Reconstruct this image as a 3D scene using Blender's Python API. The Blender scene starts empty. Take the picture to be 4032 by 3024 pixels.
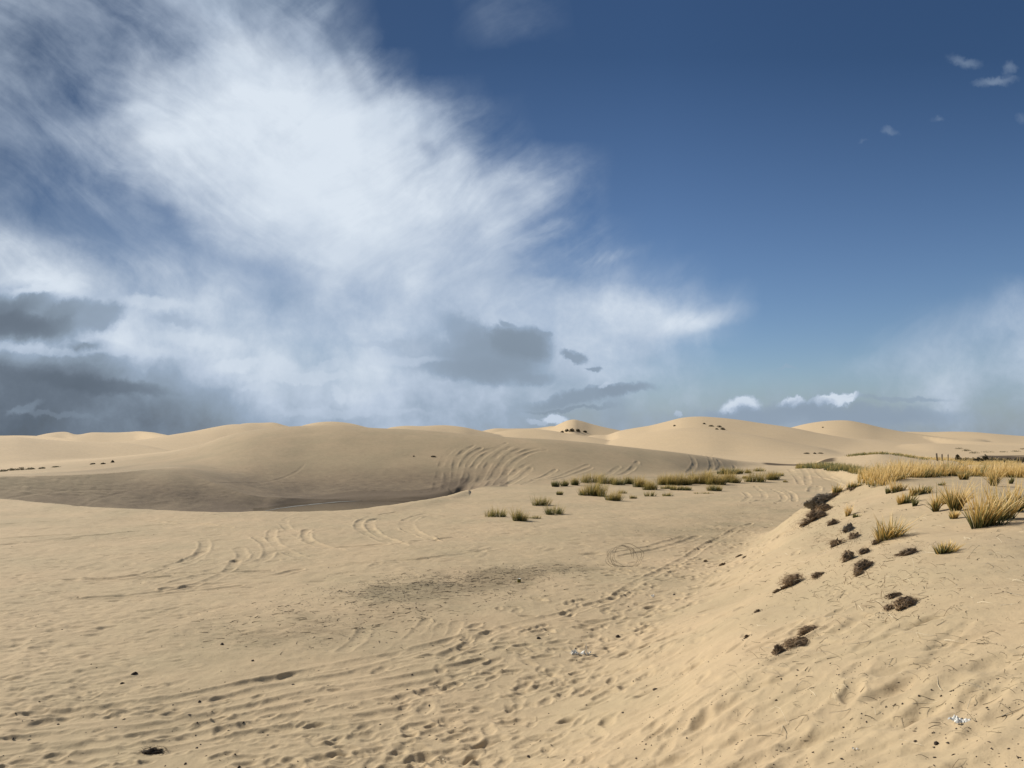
import bpy, math, random
import numpy as np
from mathutils import Vector
RS = np.random.RandomState(7)
random.seed(7)
sc = bpy.context.scene
COL = sc.collection

# ------------------------------------------------------------------ camera
F = 2970.0; CX = 2016.0; CY = 1512.0; PITCH = math.radians(3.97); CAMZ = 3.0
cam = bpy.data.cameras.new('camera'); camo = bpy.data.objects.new('camera', cam); COL.objects.link(camo)
cam.sensor_width = 36; cam.lens = F/4032*36; cam.clip_end = 20000; cam.clip_start = 0.05
camo.location = (0, 0, CAMZ); camo.rotation_euler = (math.pi/2+PITCH, 0, 0)
sc.camera = camo

def pix(u, v):
    """photo pixel -> azimuth, tan(elevation)"""
    X = (u-CX)/F; Yc = (CY-v)/F
    dx = X; dy = math.cos(PITCH)-Yc*math.sin(PITCH); dz = math.sin(PITCH)+Yc*math.cos(PITCH)
    return math.atan2(dx, dy), dz/math.hypot(dx, dy)

# ------------------------------------------------------------------ helpers
def tag(o, label=None, cat=None, group=None, kind=None):
    if label: o['label'] = label
    if cat: o['category'] = cat
    if group: o['group'] = group
    if kind: o['kind'] = kind
    return o

def mesh_obj(name, V, Fq, mat, parent=None, attrs=None, smooth=True, loc=None):
    V = np.asarray(V, dtype=np.float32); Fq = np.asarray(Fq, dtype=np.int32)
    me = bpy.data.meshes.new(name)
    nf, k = Fq.shape
    me.vertices.add(len(V)); me.vertices.foreach_set('co', V.ravel())
    me.loops.add(nf*k); me.loops.foreach_set('vertex_index', Fq.ravel())
    me.polygons.add(nf)
    me.polygons.foreach_set('loop_start', np.arange(0, nf*k, k, dtype=np.int32))
    me.polygons.foreach_set('loop_total', np.full(nf, k, dtype=np.int32))
    me.polygons.foreach_set('use_smooth', np.full(nf, smooth, dtype=bool))
    for an, arr in (attrs or {}).items():
        a = me.attributes.new(an, 'FLOAT', 'POINT'); a.data.foreach_set('value', np.asarray(arr, np.float32))
    me.update(calc_edges=True)
    if mat: me.materials.append(mat)
    o = bpy.data.objects.new(name, me); COL.objects.link(o)
    if parent: o.parent = parent
    if loc is not None: o.location = loc
    return o

def empty(name, loc, rz=0.0):
    o = bpy.data.objects.new(name, None); COL.objects.link(o); o.location = loc; o.rotation_euler.z = rz
    o.empty_display_size = 0.2
    return o

def hash2(ix, iy, seed):
    h = (ix.astype(np.int64)*374761393 + iy.astype(np.int64)*668265263 + seed*974634777) & 0xffffffff
    h = ((h ^ (h >> 13))*1274126177) & 0xffffffff
    h = h ^ (h >> 16)
    return (h & 0xffff).astype(np.float32)/65535.0

def vnoise(x, y, seed=0):
    ix = np.floor(x); iy = np.floor(y); fx = (x-ix).astype(np.float32); fy = (y-iy).astype(np.float32)
    fx = fx*fx*fx*(fx*(fx*6-15)+10); fy = fy*fy*fy*(fy*(fy*6-15)+10)
    a = hash2(ix, iy, seed); b = hash2(ix+1, iy, seed); c = hash2(ix, iy+1, seed); d = hash2(ix+1, iy+1, seed)
    return (a+(b-a)*fx)*(1-fy)+(c+(d-c)*fx)*fy-0.5

def fbm(x, y, oct=4, seed=0, gain=0.5):
    s = 0; a = 1.0; c, n = math.cos(0.6), math.sin(0.6)
    for k in range(oct):
        s = s+a*vnoise(x, y, seed+k*17); a *= gain
        x, y = (x*c-y*n)*2.03+11.3, (x*n+y*c)*2.03-7.7
    return s

def sstep(t): t = np.clip(t, 0, 1); return t*t*(3-2*t)

def curve(xs, ys, q):
    """smooth interpolation (Hermite with limited slopes), clamped at the ends"""
    xs = np.array(xs, float); ys = np.array(ys, float)
    d = np.diff(ys)/np.diff(xs); m = np.zeros_like(ys)
    m[1:-1] = (d[:-1]*np.diff(xs)[1:]+d[1:]*np.diff(xs)[:-1])/(np.diff(xs)[1:]+np.diff(xs)[:-1])
    q2 = np.clip(q, xs[0], xs[-1]); i = np.clip(np.searchsorted(xs, q2)-1, 0, len(xs)-2)
    h = xs[i+1]-xs[i]; t = (q2-xs[i])/h
    return ((2*t**3-3*t**2+1)*ys[i]+(t**3-2*t**2+t)*h*m[i]+(-2*t**3+3*t**2)*ys[i+1]+(t**3-t**2)*h*m[i+1])

# ------------------------------------------------------------------ terrain grid (one sheet, polar rows)
D = math.pi/180
az = [np.arange(-180, -50, 1.0), np.arange(-50, -36, .2), np.arange(-36, 36, .06), np.arange(36, 50, .2), np.arange(50, 180.01, 1.0)]
AZ = np.concatenate(az)*D
rr = [0.3]
while rr[-1] < 7000:
    r = rr[-1]
    rr.append(r+np.interp(r, [0, 2.8, 3, 10, 20, 30, 60, 90, 200, 7000], [.3, .2, .014, .015, .04, .065, .12, .25, 1.2, 400]))
R = np.array(rr); NR = len(R); NC = len(AZ)
A2, R2 = np.meshgrid(AZ, R)            # rows = r, cols = az
X2 = (R2*np.sin(A2)).astype(np.float32); Y2 = (R2*np.cos(A2)).astype(np.float32)
R2f = R2.astype(np.float32)
print('grid', NR, NC, NR*NC)
def uaz(u, v=1718): return pix(u, v)[0]

# --- base flat, hollow behind the lip, mound on the right
Z = np.zeros((NR, NC), np.float32)
lip = [(-900, 1930), (-400, 1945), (0, 1965), (304, 1997), (504, 2009), (729, 2018), (1033, 2017), (1344, 2009), (1557, 1988), (1769, 1955), (1921, 1922)]
lu = [uaz(u, v) for u, v in lip]; lr = [-CAMZ/pix(u, v)[1] for u, v in lip]
LIP = curve(lu, lr, AZ)
depth = curve([uaz(u) for u in (-900, 0, 900, 1500, 1800, 1960)], [-.7, -1.0, -1.15, -1.1, -.75, 0.0], AZ)
depth = np.where(AZ > uaz(1960), 0, depth)
depth = depth*np.where(AZ < -60*D, np.clip(1+(AZ+60*D)/(40*D), 0, 1), 1)
Z += depth[None, :]*sstep((R2f-LIP[None, :])/5.5)
# slight rise of the lip itself
Z += 0.10*np.exp(-((R2f-LIP[None, :]+1.2)/1.6)**2)*(AZ < uaz(1850))[None, :]

toe = [(-20, -60), (-9, -14), (-5.0, -3), (-3.2, 1.5), (-1.6, 4.6), (-.75, 6.8), (-.3, 8.5), (.9, 11.6), (3.2, 16.1), (5.7, 20.4), (7.4, 23.6), (10.6, 27.2), (18, 30), (32, 35), (60, 42), (140, 60)]
def toe_dist(x, y):
    best = np.full(x.shape, 1e9, np.float32); sgn = np.zeros(x.shape, np.float32)
    for (x0, y0), (x1, y1) in zip(toe[:-1], toe[1:]):
        ex, ey = x1-x0, y1-y0; L2 = ex*ex+ey*ey
        t = np.clip(((x-x0)*ex+(y-y0)*ey)/L2, 0, 1)
        dx = x-(x0+t*ex); dy = y-(y0+t*ey); dd = np.sqrt(dx*dx+dy*dy)
        s = np.where(ex*dy-ey*dx < 0, 1.0, -1.0)
        m = dd < best
        best = np.where(m, dd, best); sgn = np.where(m, s, sgn)
    return best*sgn
TD = toe_dist(X2, Y2)
TD2 = TD + 0.5*fbm(X2*.35, Y2*.35, 3, 5)
Wm = np.interp(Y2, [0, 5, 12, 17, 21, 26, 40], [6.2, 6.6, 7.0, 5.0, 3.4, 5.0, 9.0]).astype(np.float32)
H = 1.72+0.2*fbm(X2*.12, Y2*.12, 2, 9)+.2*sstep((np.hypot(X2, Y2)-19)/8)
tt = np.clip(TD2/Wm, 0, 1.0)
prof = 0.55*sstep(tt)+0.45*np.sin(tt*math.pi/2)*sstep(tt*2.2)
MOUND = H*prof
# the mound is a low ridge: it falls again far to the right / beyond
MOUND *= 1-0.75*sstep((np.hypot(X2, Y2)-34)/16)
Z = np.maximum(Z, 0)*0+np.where(TD2 > 0, np.maximum(Z, 0)+MOUND, Z)
del tt, prof
# faint large undulations on the flat
Z += (0.16*fbm(X2*.13, Y2*.13, 3, 21)*sstep((R2f-3)/10)).astype(np.float32)

# --- dunes: crest polylines (photo columns/rows with a real distance), each with front/back widths
def layer(pts, sharp=False, k=0.25, amp=0.0, seed=0):
    """pts: (u, v, r, Wf, Wb, zbf, zbb)"""
    global Z
    a = []; zc = []; 
    for p in pts:
        aa, te = pix(p[0], p[1]); a.append(aa); zc.append(CAMZ+p[2]*te)
    P = np.array(pts, float)
    g = lambda c: curve(a, c, AZ)[None, :].astype(np.float32)
    rc, zc_, wf, wb, zf, zb = g(P[:, 2]), g(zc), g(P[:, 3]), g(P[:, 4]), g(P[:, 5]), g(P[:, 6])
    if pts[0][0] > -200:
        e = 30*sstep((a[0]-AZ)/(6*D))**2; zc_ = zc_-e[None, :]; zf = zf-e[None, :]; zb = zb-e[None, :]
    if pts[-1][0] < 4200:
        e = 30*sstep((AZ-a[-1])/(6*D))**2; zc_ = zc_-e[None, :]; zf = zf-e[None, :]; zb = zb-e[None, :]
    fade = np.interp(np.abs(AZ), [48*D, 90*D], [1, .35])[None, :]
    zc_ = zc_*fade
    if amp:
        rc = rc+amp*6*fbm(X2*.02, Y2*.02, 2, seed)
    i0 = np.searchsorted(R, float((rc-wf).min())-10)
    i1 = min(NR, np.searchsorted(R, float((rc+wb).max())+10))
    r_ = R2f[i0:i1]
    rc_ = rc if rc.shape[0] == 1 else rc[i0:i1]
    t = r_-rc_
    tf = np.clip(-t/wf, 0, 1); tb = np.clip(t/wb, 0, 1)
    Sf = 0.5*(1+np.cos(math.pi*tf))
    if sharp:
        ws = 1.0 if sharp is True else (1-sstep((AZ-uaz(sharp[0]))/(uaz(sharp[1])-uaz(sharp[0]))))[None, :]
        Sf = Sf+((1-tf)**1.35*(1-.25*(1-tf)*tf)-Sf)*ws
    Sb = 0.5*(1+np.cos(math.pi*tb))
    h = np.where(t < 0, zf+(zc_-zf)*Sf, zb+(zc_-zb)*Sb)
    h = np.where(-t > wf, zf+(t+wf)*.30, h); h = np.where(t > wb, zb-(t-wb)*.10, h)
    h = np.where((-t > wf+9) | (t > wb+9), -50, h)
    z0 = Z[i0:i1]
    # smooth max
    dlt = np.clip(0.5+0.5*(h-z0)/k, 0, 1)
    sm = z0*(1-dlt)+h*dlt+k*dlt*(1-dlt)
    Z[i0:i1] = np.where(h < -20, z0, sm)

# main dune: crest and flanks
layer([(-900, 1835, 84, 20, 30, -.2, 0), (0, 1832, 82, 22, 30, -.2, 0), (300, 1814, 80, 24, 30, .05, 0), (450, 1802, 79, 24, 30, .2, 0), (560, 1790, 78, 24, 30, .3, 0), (681, 1775, 77, 24, 30, .45, 0),
       (790, 1750, 76, 25, 32, .3, 0), (881, 1720, 75, 26, 34, -.05, 0), (972, 1699, 74, 26.5, 35, -.4, 0), (1063, 1687, 73.5, 26, 36, -.6, 0), (1215, 1678, 73, 25, 36, -.8, 0),
       (1344, 1674, 72, 24, 36, -.8, 0), (1423, 1681, 71, 23, 34, -.75, 0), (1709, 1696, 69, 20.5, 32, -.7, 0), (1860, 1709, 68, 19, 30, -.55, 0), (2012, 1722, 67, 16.5, 28, -.3, 0),
       (2195, 1732, 67, 15, 26, -.1, 0), (2377, 1750, 68, 14.5, 24, 0, 0), (2529, 1766, 69, 13.5, 22, 0, 0), (2688, 1784, 71, 12, 20, 0, 0), (2810, 1800, 74, 9, 16, 0, 0), (2931, 1817, 79, 8, 14, 0, 0), (3010, 1827, 82, 8, 12, 0, 0), (3150, 1850, 84, 8, 10, -.5, 0)])
# low brink on the left
layer([(-900, 1895, 50, 9, 25, -1.1, -.1), (-300, 1884, 50, 9, 25, -1.1, -.1), (0, 1878, 50, 9, 25, -1.1, -.1), (304, 1869, 50.5, 9, 25, -1.15, 0), (486, 1859, 51.5, 10, 25, -1.15, .1), (608, 1848, 53, 11, 26, -1.15, .45),
       (720, 1842, 55, 14, 24, -1.15, .6), (810, 1850, 56, 15, 22, -1.15, .5), (900, 1868, 56, 15, 20, -1.15, .2), (1000, 1892, 56, 14, 18, -1.2, -.1), (1100, 1922, 56, 13, 16, -1.3, -.5), (1200, 1962, 56, 12, 14, -2.2, -1.5)], sharp=(440, 700), k=0.5)
# left lit dunes
layer([(-1200, 1730, 112, 38, 30, 0, 0), (-300, 1722, 112, 40, 30, 0, 0), (0, 1722, 112, 40, 30, 0, 0), (70, 1721, 112, 40, 26, 0, 0), (152, 1728, 112, 40, 24, 0, 0), (243, 1735, 112, 38, 24, 0, 0), (346, 1739, 113, 36, 24, 0, 0), (486, 1743, 112, 34, 24, 0, 0),
       (577, 1755, 108, 30, 24, 0, 0), (681, 1776, 102, 26, 22, 0, 0), (800, 1795, 98, 22, 20, 0, 0)])
layer([(-900, 1716, 190, 26, 60, .8, 0), (0, 1715, 178, 22, 60, .9, 0), (80, 1714, 170, 20, 60, .9, 0), (152, 1717, 160, 18, 60, .8, 0), (243, 1727, 148, 14, 60, .8, 0), (346, 1741, 136, 12, 50, .8, 0), (420, 1752, 132, 12, 40, .5, 0)], sharp=True)
layer([(346, 1765, 140, 20, 40, 0, 0), (440, 1748, 148, 30, 40, .3, 0), (510, 1738, 152, 36, 50, .5, 0), (608, 1725, 158, 44, 60, .5, 0), (674, 1713, 162, 48, 60, .5, 0), (760, 1699, 166, 52, 60, .5, 0), (851, 1681, 170, 55, 60, .5, 0), (899, 1673, 172, 55, 60, .5, 0),
       (960, 1671, 172, 55, 60, .5, 0), (1050, 1682, 172, 55, 60, .5, 0), (1200, 1700, 172, 50, 60, .5, 0)])
layer([(880, 1690, 230, 40, 60, 2, 0), (940, 1670, 232, 40, 60, 2, 0), (1033, 1664, 235, 40, 60, 2, 0), (1082, 1664, 235, 40, 60, 2, 0), (1124, 1675, 232, 40, 60, 2, 0), (1165, 1683, 232, 40, 60, 2, 0), (1200, 1673, 240, 40, 60, 2, 0), (1228, 1667, 240, 40, 60, 2, 0), (1380, 1667, 240, 40, 60, 2, 0), (1440, 1681, 238, 40, 60, 2, 0), (1500, 1695, 236, 40, 60, 2, 0)])
layer([(60, 1738, 300, 50, 80, 0, 0), (149, 1715, 300, 50, 80, 0, 0), (201, 1705, 300, 50, 80, 0, 0), (267, 1702, 298, 50, 80, 0, 0), (290, 1709, 290, 50, 80, 0, 0), (365, 1702, 292, 60, 80, 0, 0), (430, 1702, 290, 60, 80, 0, 0), (504, 1700, 285, 60, 80, 0, 0), (535, 1698, 280, 55, 80, 0, 0), (608, 1704, 250, 40, 80, 1.5, 0), (674, 1714, 225, 34, 80, 1.5, 0), (800, 1740, 215, 30, 60, 1, 0)])
# centre
layer([(1480, 1700, 165, 40, 50, 0, 0), (1538, 1683, 165, 45, 50, 0, 0), (1587, 1677, 165, 45, 50, 0, 0), (1660, 1678, 165, 45, 50, 0, 0), (1757, 1676, 168, 45, 50, 0, 0), (1830, 1684, 168, 45, 50, 0, 0), (1873, 1693, 168, 42, 50, 0, 0), (1960, 1712, 168, 38, 50, 0, 0), (2060, 1740, 168, 35, 50, 0, 0)])
layer([(1870, 1704, 330, 60, 80, 0, 0), (1903, 1696, 330, 60, 80, 0, 0), (1939, 1688, 330, 60, 80, 0, 0), (2006, 1687, 330, 60, 80, 0, 0), (2128, 1684, 330, 60, 80, 0, 0), (2182, 1678, 320, 60, 80, 0, 0), (2240, 1690, 320, 60, 80, 0, 0)])
layer([(1860, 1725, 185, 45, 50, 0, 0), (1915, 1712, 185, 50, 50, 0, 0), (1952, 1702, 185, 55, 50, 0, 0), (2012, 1693, 186, 60, 50, 0, 0), (2103, 1689, 186, 60, 50, 0, 0), (2164, 1695, 184, 60, 50, 0, 0), (2225, 1705, 180, 55, 50, 0, 0), (2330, 1722, 172, 50, 50, 0, 0), (2450, 1745, 165, 40, 50, 0, 0), (2560, 1768, 160, 40, 50, 0, 0)])
layer([(2080, 1705, 265, 60, 80, 0, 0), (2150, 1692, 265, 60, 80, 0, 0), (2182, 1680, 265, 65, 80, 0, 0), (2207, 1668, 265, 70, 80, 0, 0), (2237, 1656, 265, 75, 80, 0, 0), (2261, 1653, 265, 75, 80, 0, 0), (2286, 1658, 265, 72, 80, 0, 0), (2328, 1670, 265, 68, 80, 0, 0), (2377, 1682, 262, 62, 80, 0, 0), (2438, 1694, 260, 58, 80, 0, 0), (2520, 1706, 258, 50, 80, 0, 0), (2620, 1718, 255, 50, 80, 0, 0)])
# right dune masses
layer([(2380, 1712, 215, 70, 70, 0, 0), (2438, 1696, 215, 85, 70, 0, 0), (2498, 1685, 215, 95, 70, 0, 0), (2559, 1675, 215, 100, 70, 0, 0), (2620, 1661, 215, 105, 70, 0, 0), (2688, 1646, 215, 110, 70, 0, 0), (2749, 1642, 215, 112, 70, 0, 0), (2810, 1645, 214, 110, 70, 0, 0), (2901, 1654, 212, 105, 70, 0, 0), (2992, 1667, 208, 98, 70, 0, 0), (3065, 1677, 204, 90, 70, 0, 0), (3130, 1687, 200, 80, 70, 0, 0), (3220, 1705, 195, 70, 70, 0, 0), (3330, 1725, 190, 60, 60, 0, 0), (3450, 1746, 188, 60, 60, 0, 0), (3580, 1768, 186, 60, 60, 0, 0)])
layer([(2300, 1760, 165, 40, 40, 0, 0), (2430, 1730, 162, 45, 40, 0, 0), (2560, 1705, 160, 50, 40, 0, 0), (2688, 1688, 160, 55, 30, 0, 0), (2780, 1690, 158, 55, 28, 0, 0), (2900, 1703, 155, 50, 26, 0, 0), (3000, 1718, 152, 48, 26, 0, 0), (3100, 1738, 148, 44, 26, 0, 0), (3220, 1760, 145, 40, 26, 0, 0), (3340, 1782, 142, 38, 26, 0, 0)])
layer([(3040, 1700, 320, 100, 90, 0, 0), (3113, 1683, 318, 110, 90, 0, 0), (3162, 1671, 316, 115, 90, 0, 0), (3210, 1663, 315, 120, 90, 0, 0), (3265, 1657, 315, 125, 90, 0, 0), (3344, 1657, 315, 125, 90, 0, 0), (3405, 1668, 312, 120, 90, 0, 0), (3472, 1684, 308, 110, 90, 0, 0), (3538, 1697, 304, 100, 90, 0, 0), (3640, 1712, 300, 90, 90, 0, 0), (3780, 1726, 300, 90, 90, 0, 0)])
layer([(2780, 1765, 185, 35, 60, 0, 0), (2900, 1750, 188, 38, 60, 0, 0), (3000, 1738, 190, 40, 60, 0, 0), (3080, 1727, 195, 55, 60, 0, 0), (3250, 1722, 200, 70, 60, 0, 0), (3400, 1728, 200, 75, 60, 0, 0), (3560, 1742, 195, 75, 60, 0, 0), (3700, 1755, 190, 70, 60, 0, 0), (3860, 1770, 186, 60, 60, 0, 0)])
layer([(3470, 1705, 390, 120, 100, 0, 0), (3538, 1700, 390, 120, 100, 0, 0), (3660, 1700, 385, 120, 100, 0, 0), (3751, 1698, 380, 120, 100, 0, 0), (3842, 1700, 375, 120, 100, 0, 0), (3903, 1705, 370, 120, 100, 0, 0), (4032, 1715, 365, 110, 100, 0, 0), (4300, 1716, 365, 110, 100, 0, 0)])
layer([(3480, 1712, 300, 24, 60, .6, 0), (3563, 1713, 285, 22, 60, .8, 0), (3680, 1722, 262, 22, 60, .6, 0), (3782, 1732, 245, 22, 60, .6, 0), (4032, 1746, 225, 22, 60, .4, 0), (4500, 1752, 215, 25, 60, 0, 0)], sharp=True)
layer([(3500, 1764, 165, 20, 50, 0, 0), (3560, 1752, 170, 30, 50, 0, 0), (3660, 1746, 172, 40, 50, 0, 0), (3800, 1750, 172, 40, 50, 0, 0), (4032, 1757, 170, 40, 50, 0, 0), (4400, 1762, 170, 40, 50, 0, 0)])
# low sand hill with grass behind the mound
layer([(3190, 1832, 84, 12, 16, 0, 0), (3250, 1808, 86, 15, 18, 0, 0), (3325, 1796, 88, 18, 18, 0, 0), (3400, 1789, 88, 20, 18, 0, 0), (3466, 1784, 88, 20, 18, 0, 0), (3530, 1790, 88, 20, 18, 0, 0), (3600, 1799, 88, 18, 18, 0, 0), (3700, 1812, 88, 15, 16, 0, 0)])
# ridge of grass closer
layer([(3060, 1862, 68, 8, 10, -.1, 0), (3150, 1848, 68, 8, 10, 0, 0), (3260, 1842, 66, 9, 10, 0, 0), (3340, 1853, 58, 8, 10, 0, 0), (3410, 1870, 52, 8, 10, 0, 0), (3500, 1900, 50, 8, 10, -.2, 0)])
layer([(-1600, 1724, 700, 200, 300, 0, 0), (0, 1722, 700, 200, 300, 0, 0), (2000, 1722, 800, 200, 300, 0, 0), (4032, 1722, 700, 200, 300, 0, 0), (5000, 1724, 700, 200, 300, 0, 0)])

# broad soft relief on the dunes, growing with distance
far = sstep((R2f-60)/60)
Z += (0.20*far*fbm(X2*.03, Y2*.03, 3, 31)+.25*sstep((R2f-140)/120)*fbm(X2*.013, Y2*.013, 2, 41)).astype(np.float32)*sstep((1400-R2f)/600)
duneface = sstep((R2f-46)/4)*(1-far)
Z += (0.10*duneface*fbm(X2*.15, Y2*.15, 3, 51)).astype(np.float32)
del far

# --- pond hollow
farv = [(1031, 2008), (1103, 1997), (1262, 1979), (1375, 1970), (1488, 1967), (1623, 1967), (1760, 1958), (1850, 1948)]
WZ = -0.98
PF = np.array([(pix(u, v)[0], (WZ-CAMZ)/pix(u, v)[1]) for u, v in farv])
pfar = curve(PF[:, 0], PF[:, 1], AZ)
inaz = sstep((AZ-PF[0, 0])/(.6*D))*sstep((PF[-1, 0]-AZ)/(.8*D))
m = inaz[None, :]*sstep((pfar[None, :]-R2f+.4)/2.2)*sstep((R2f-LIP[None, :]-3.2)/1.0)
Z = Z*(1-m)+np.minimum(Z, WZ-.14)*m
# cut bank just behind
b = inaz[None, :]*np.exp(-((R2f-pfar[None, :]-2.6)/1.3)**2)
Z += (0.05*b).astype(np.float32)
del b, m

# ------------------------------------------------------------------ ray to ground
TE = (Z-CAMZ)/R2f
def ground(u, v, rmin=2.0, z=None):
    a, te = pix(u, v)
    j = int(np.clip(np.searchsorted(AZ, a), 1, NC-1))
    t = (AZ[j]-a)/(AZ[j]-AZ[j-1]); colv = TE[:, j-1]*t+TE[:, j]*(1-t)
    i0 = np.searchsorted(R, rmin)
    hit = np.nonzero(colv[i0:] >= te)[0]
    i = i0+(hit[0] if len(hit) else NR-2-i0)
    c0, c1 = colv[i-1], colv[i]
    s = 0 if c1 == c0 else float(np.clip((te-c0)/(c1-c0), 0, 1))
    r = R[i-1]+(R[i]-R[i-1])*s
    return r*math.sin(a), r*math.cos(a), r
def zat(x, y):
    a = math.atan2(x, y); r = math.hypot(x, y)
    j = int(np.clip(np.searchsorted(AZ, a), 1, NC-1)); i = int(np.clip(np.searchsorted(R, r), 1, NR-1))
    s = (r-R[i-1])/(R[i]-R[i-1]); t = (a-AZ[j-1])/(AZ[j]-AZ[j-1])
    return float((Z[i-1, j-1]*(1-t)+Z[i-1, j]*t)*(1-s)+(Z[i, j-1]*(1-t)+Z[i, j]*t)*s)
def zat_many(x, y):
    a = np.arctan2(x, y); r = np.hypot(x, y)
    j = np.clip(np.searchsorted(AZ, a), 1, NC-1); i = np.clip(np.searchsorted(R, r), 1, NR-1)
    s = (r-R[i-1])/(R[i]-R[i-1]); t = (a-AZ[j-1])/(AZ[j]-AZ[j-1])
    return (Z[i-1, j-1]*(1-t)+Z[i-1, j]*t)*(1-s)+(Z[i, j-1]*(1-t)+Z[i, j]*t)*s

# ------------------------------------------------------------------ relief: tyre tracks and prints
def win(x, y, rad):
    a = math.atan2(x, y); r = math.hypot(x, y)
    da = rad/r
    return slice(np.searchsorted(R, r-rad), np.searchsorted(R, r+rad)+1), slice(np.searchsorted(AZ, a-da), np.searchsorted(AZ, a+da)+1)

def z4(l): return [(1344+x/1.6459, 1550+y/1.6459) for x, y in l]
def z5(l): return [(2688+x/1.6459, 1550+y/1.6459) for x, y in l]
def z3(l): return [(x/1.6459, 1550+y/1.6459) for x, y in l]
def z7(l): return [(1344+x/1.6459, 2100+y/1.6459) for x, y in l]
def z8(l): return [(x/1.6459, 2100+y/1.6459) for x, y in l]

def q2(l): return [(x*.9114, 1575+y*.9114) for x, y in l]
def tracks(lines, hw, dep, berm=0.45, rough=0.6, seed=0, step=None):
    global Z
    DM = np.full(Z.shape, 9.0, np.float32)
    rad = hw*2.6
    for ln in lines:
        g = [ground(u, v)[:2] for u, v in ln]
        pts = []
        # smooth the ground polyline
        P = np.array(g)
        if len(P) > 2:
            s = np.concatenate([[0], np.cumsum(np.maximum(1e-3, np.hypot(*np.diff(P, axis=0).T)))])
            n = max(4, int(s[-1]/(hw*.35)))
            q = np.linspace(0, s[-1], n)
            P = np.stack([curve(s, P[:, 0], q), curve(s, P[:, 1], q)], 1)
        else:
            n = max(4, int(np.hypot(*(P[1]-P[0]))/(hw*.35)))
            P = P[0]+(P[1]-P[0])*np.linspace(0, 1, n)[:, None]
        for k, (x, y) in enumerate(P):
            w = win(x, y, rad)
            e = 1+0.8*max(0, 1-min(k, n-1-k)/(0.08*n+1))   # tracks thin out at their ends
            d = np.hypot(X2[w]-x, Y2[w]-y)*e
            DM[w] = np.minimum(DM[w], d)
    rows = np.nonzero((DM < 8).any(1))[0]
    i0, i1 = rows[0], rows[-1]+1
    d = DM[i0:i1]/hw
    m = d < 2.6
    xs = X2[i0:i1][m]; ys = Y2[i0:i1][m]; dd = d[m]
    nz = 1+rough*fbm(xs*1.3/max(hw*8, .8), ys*1.3/max(hw*8, .8), 3, seed)*1.6
    dd = dd*(1+0.25*fbm(xs/(hw*2.5), ys/(hw*2.5), 2, seed+3))
    h = -dep*np.exp(-(dd**4)*.8)+dep*berm*np.exp(-((dd-1.45)/.35)**2)
    zz = Z[i0:i1]; zz[m] += (h*np.clip(nz, 0.05, 2)).astype(np.float32)

tracks([[(0, 2820), (300, 2800), (620, 2760), (980, 2690), (1344, 2620), (1620, 2560), (1800, 2510)],
        [(0, 2862), (420, 2822), (800, 2762), (1150, 2695), (1450, 2645), (1700, 2580)],
        [(0, 2915), (500, 2870), (850, 2810), (1200, 2742), (1500, 2690), (1750, 2640), (1900, 2600)],
        [(0, 2958), (450, 2918), (800, 2850), (1150, 2790), (1344, 2762), (1600, 2712), (1850, 2655)],
        [(0, 2992), (400, 2965), (760, 2900), (1100, 2832), (1344, 2800), (1600, 2752), (1800, 2700)],
        [(0, 3018), (350, 3005), (700, 2945), (1000, 2890), (1344, 2838), (1600, 2795)],
        [(1344, 2668), (1526, 2616), (1684, 2598), (1818, 2550), (1951, 2489), (2225, 2416), (2425, 2355)]],
       .10, .020, berm=.35, rough=.8, seed=100)
tracks([[(2425, 2345), (2559, 2268), (2615, 2244), (2685, 2206), (2773, 2149), (2850, 2112), (2960, 2060)],
        [(2440, 2190), (2600, 2160), (2750, 2110)], [(2420, 2175), (2560, 2150), (2700, 2110)],
        z8([(400, 300), (900, 270), (1120, 205), (1330, 110)]), z8([(420, 315), (900, 292), (1500, 255), (1750, 240)]),
        z8([(700, 415), (1050, 378), (1400, 290), (1530, 175)]), z8([(520, 425), (900, 402), (1300, 372), (1560, 345)]),
        z8([(0, 75), (300, 45), (720, 5)]), z3([(0, 940), (300, 925), (600, 898)]), z3([(0, 850), (200, 836), (420, 825)]), z3([(200, 965), (640, 915), (1000, 880)])],
       .10, .018, rough=1.0, seed=120)
tracks([z4([(350, 770), (180, 800), (110, 845), (130, 885), (220, 930), (340, 975)]), z4([(350, 790), (215, 815), (185, 860), (260, 925), (420, 985)]),
        z4([(560, 775), (430, 812), (400, 850), (440, 890), (550, 920)]), z4([(640, 765), (490, 802), (445, 850), (500, 905), (640, 960)]),
        z3([(1900, 790), (1840, 830), (1870, 880), (1990, 940)]), z3([(2060, 860), (1960, 900), (2000, 960)]), z3([(700, 800), (900, 815), (1150, 850)]), z3([(1100, 830), (1350, 850), (1500, 870)]),
        z5([(470, 600), (520, 640), (520, 680), (440, 710)]), z5([(580, 620), (640, 650), (650, 690), (600, 712)]), z5([(660, 620), (720, 660), (725, 700)]), z5([(400, 640), (430, 670), (390, 700)])],
       .12, .017, berm=.6, rough=1.3, seed=140)
tracks([z7([(560, 560), (480, 650), (400, 720), (300, 790), (60, 880)]), z7([(650, 600), (620, 690), (520, 760), (350, 820)]), z7([(750, 580), (720, 645), (640, 700)]), z7([(150, 620), (100, 700), (0, 770)])], .085, .009, berm=.7, rough=1.2, seed=150)
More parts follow.
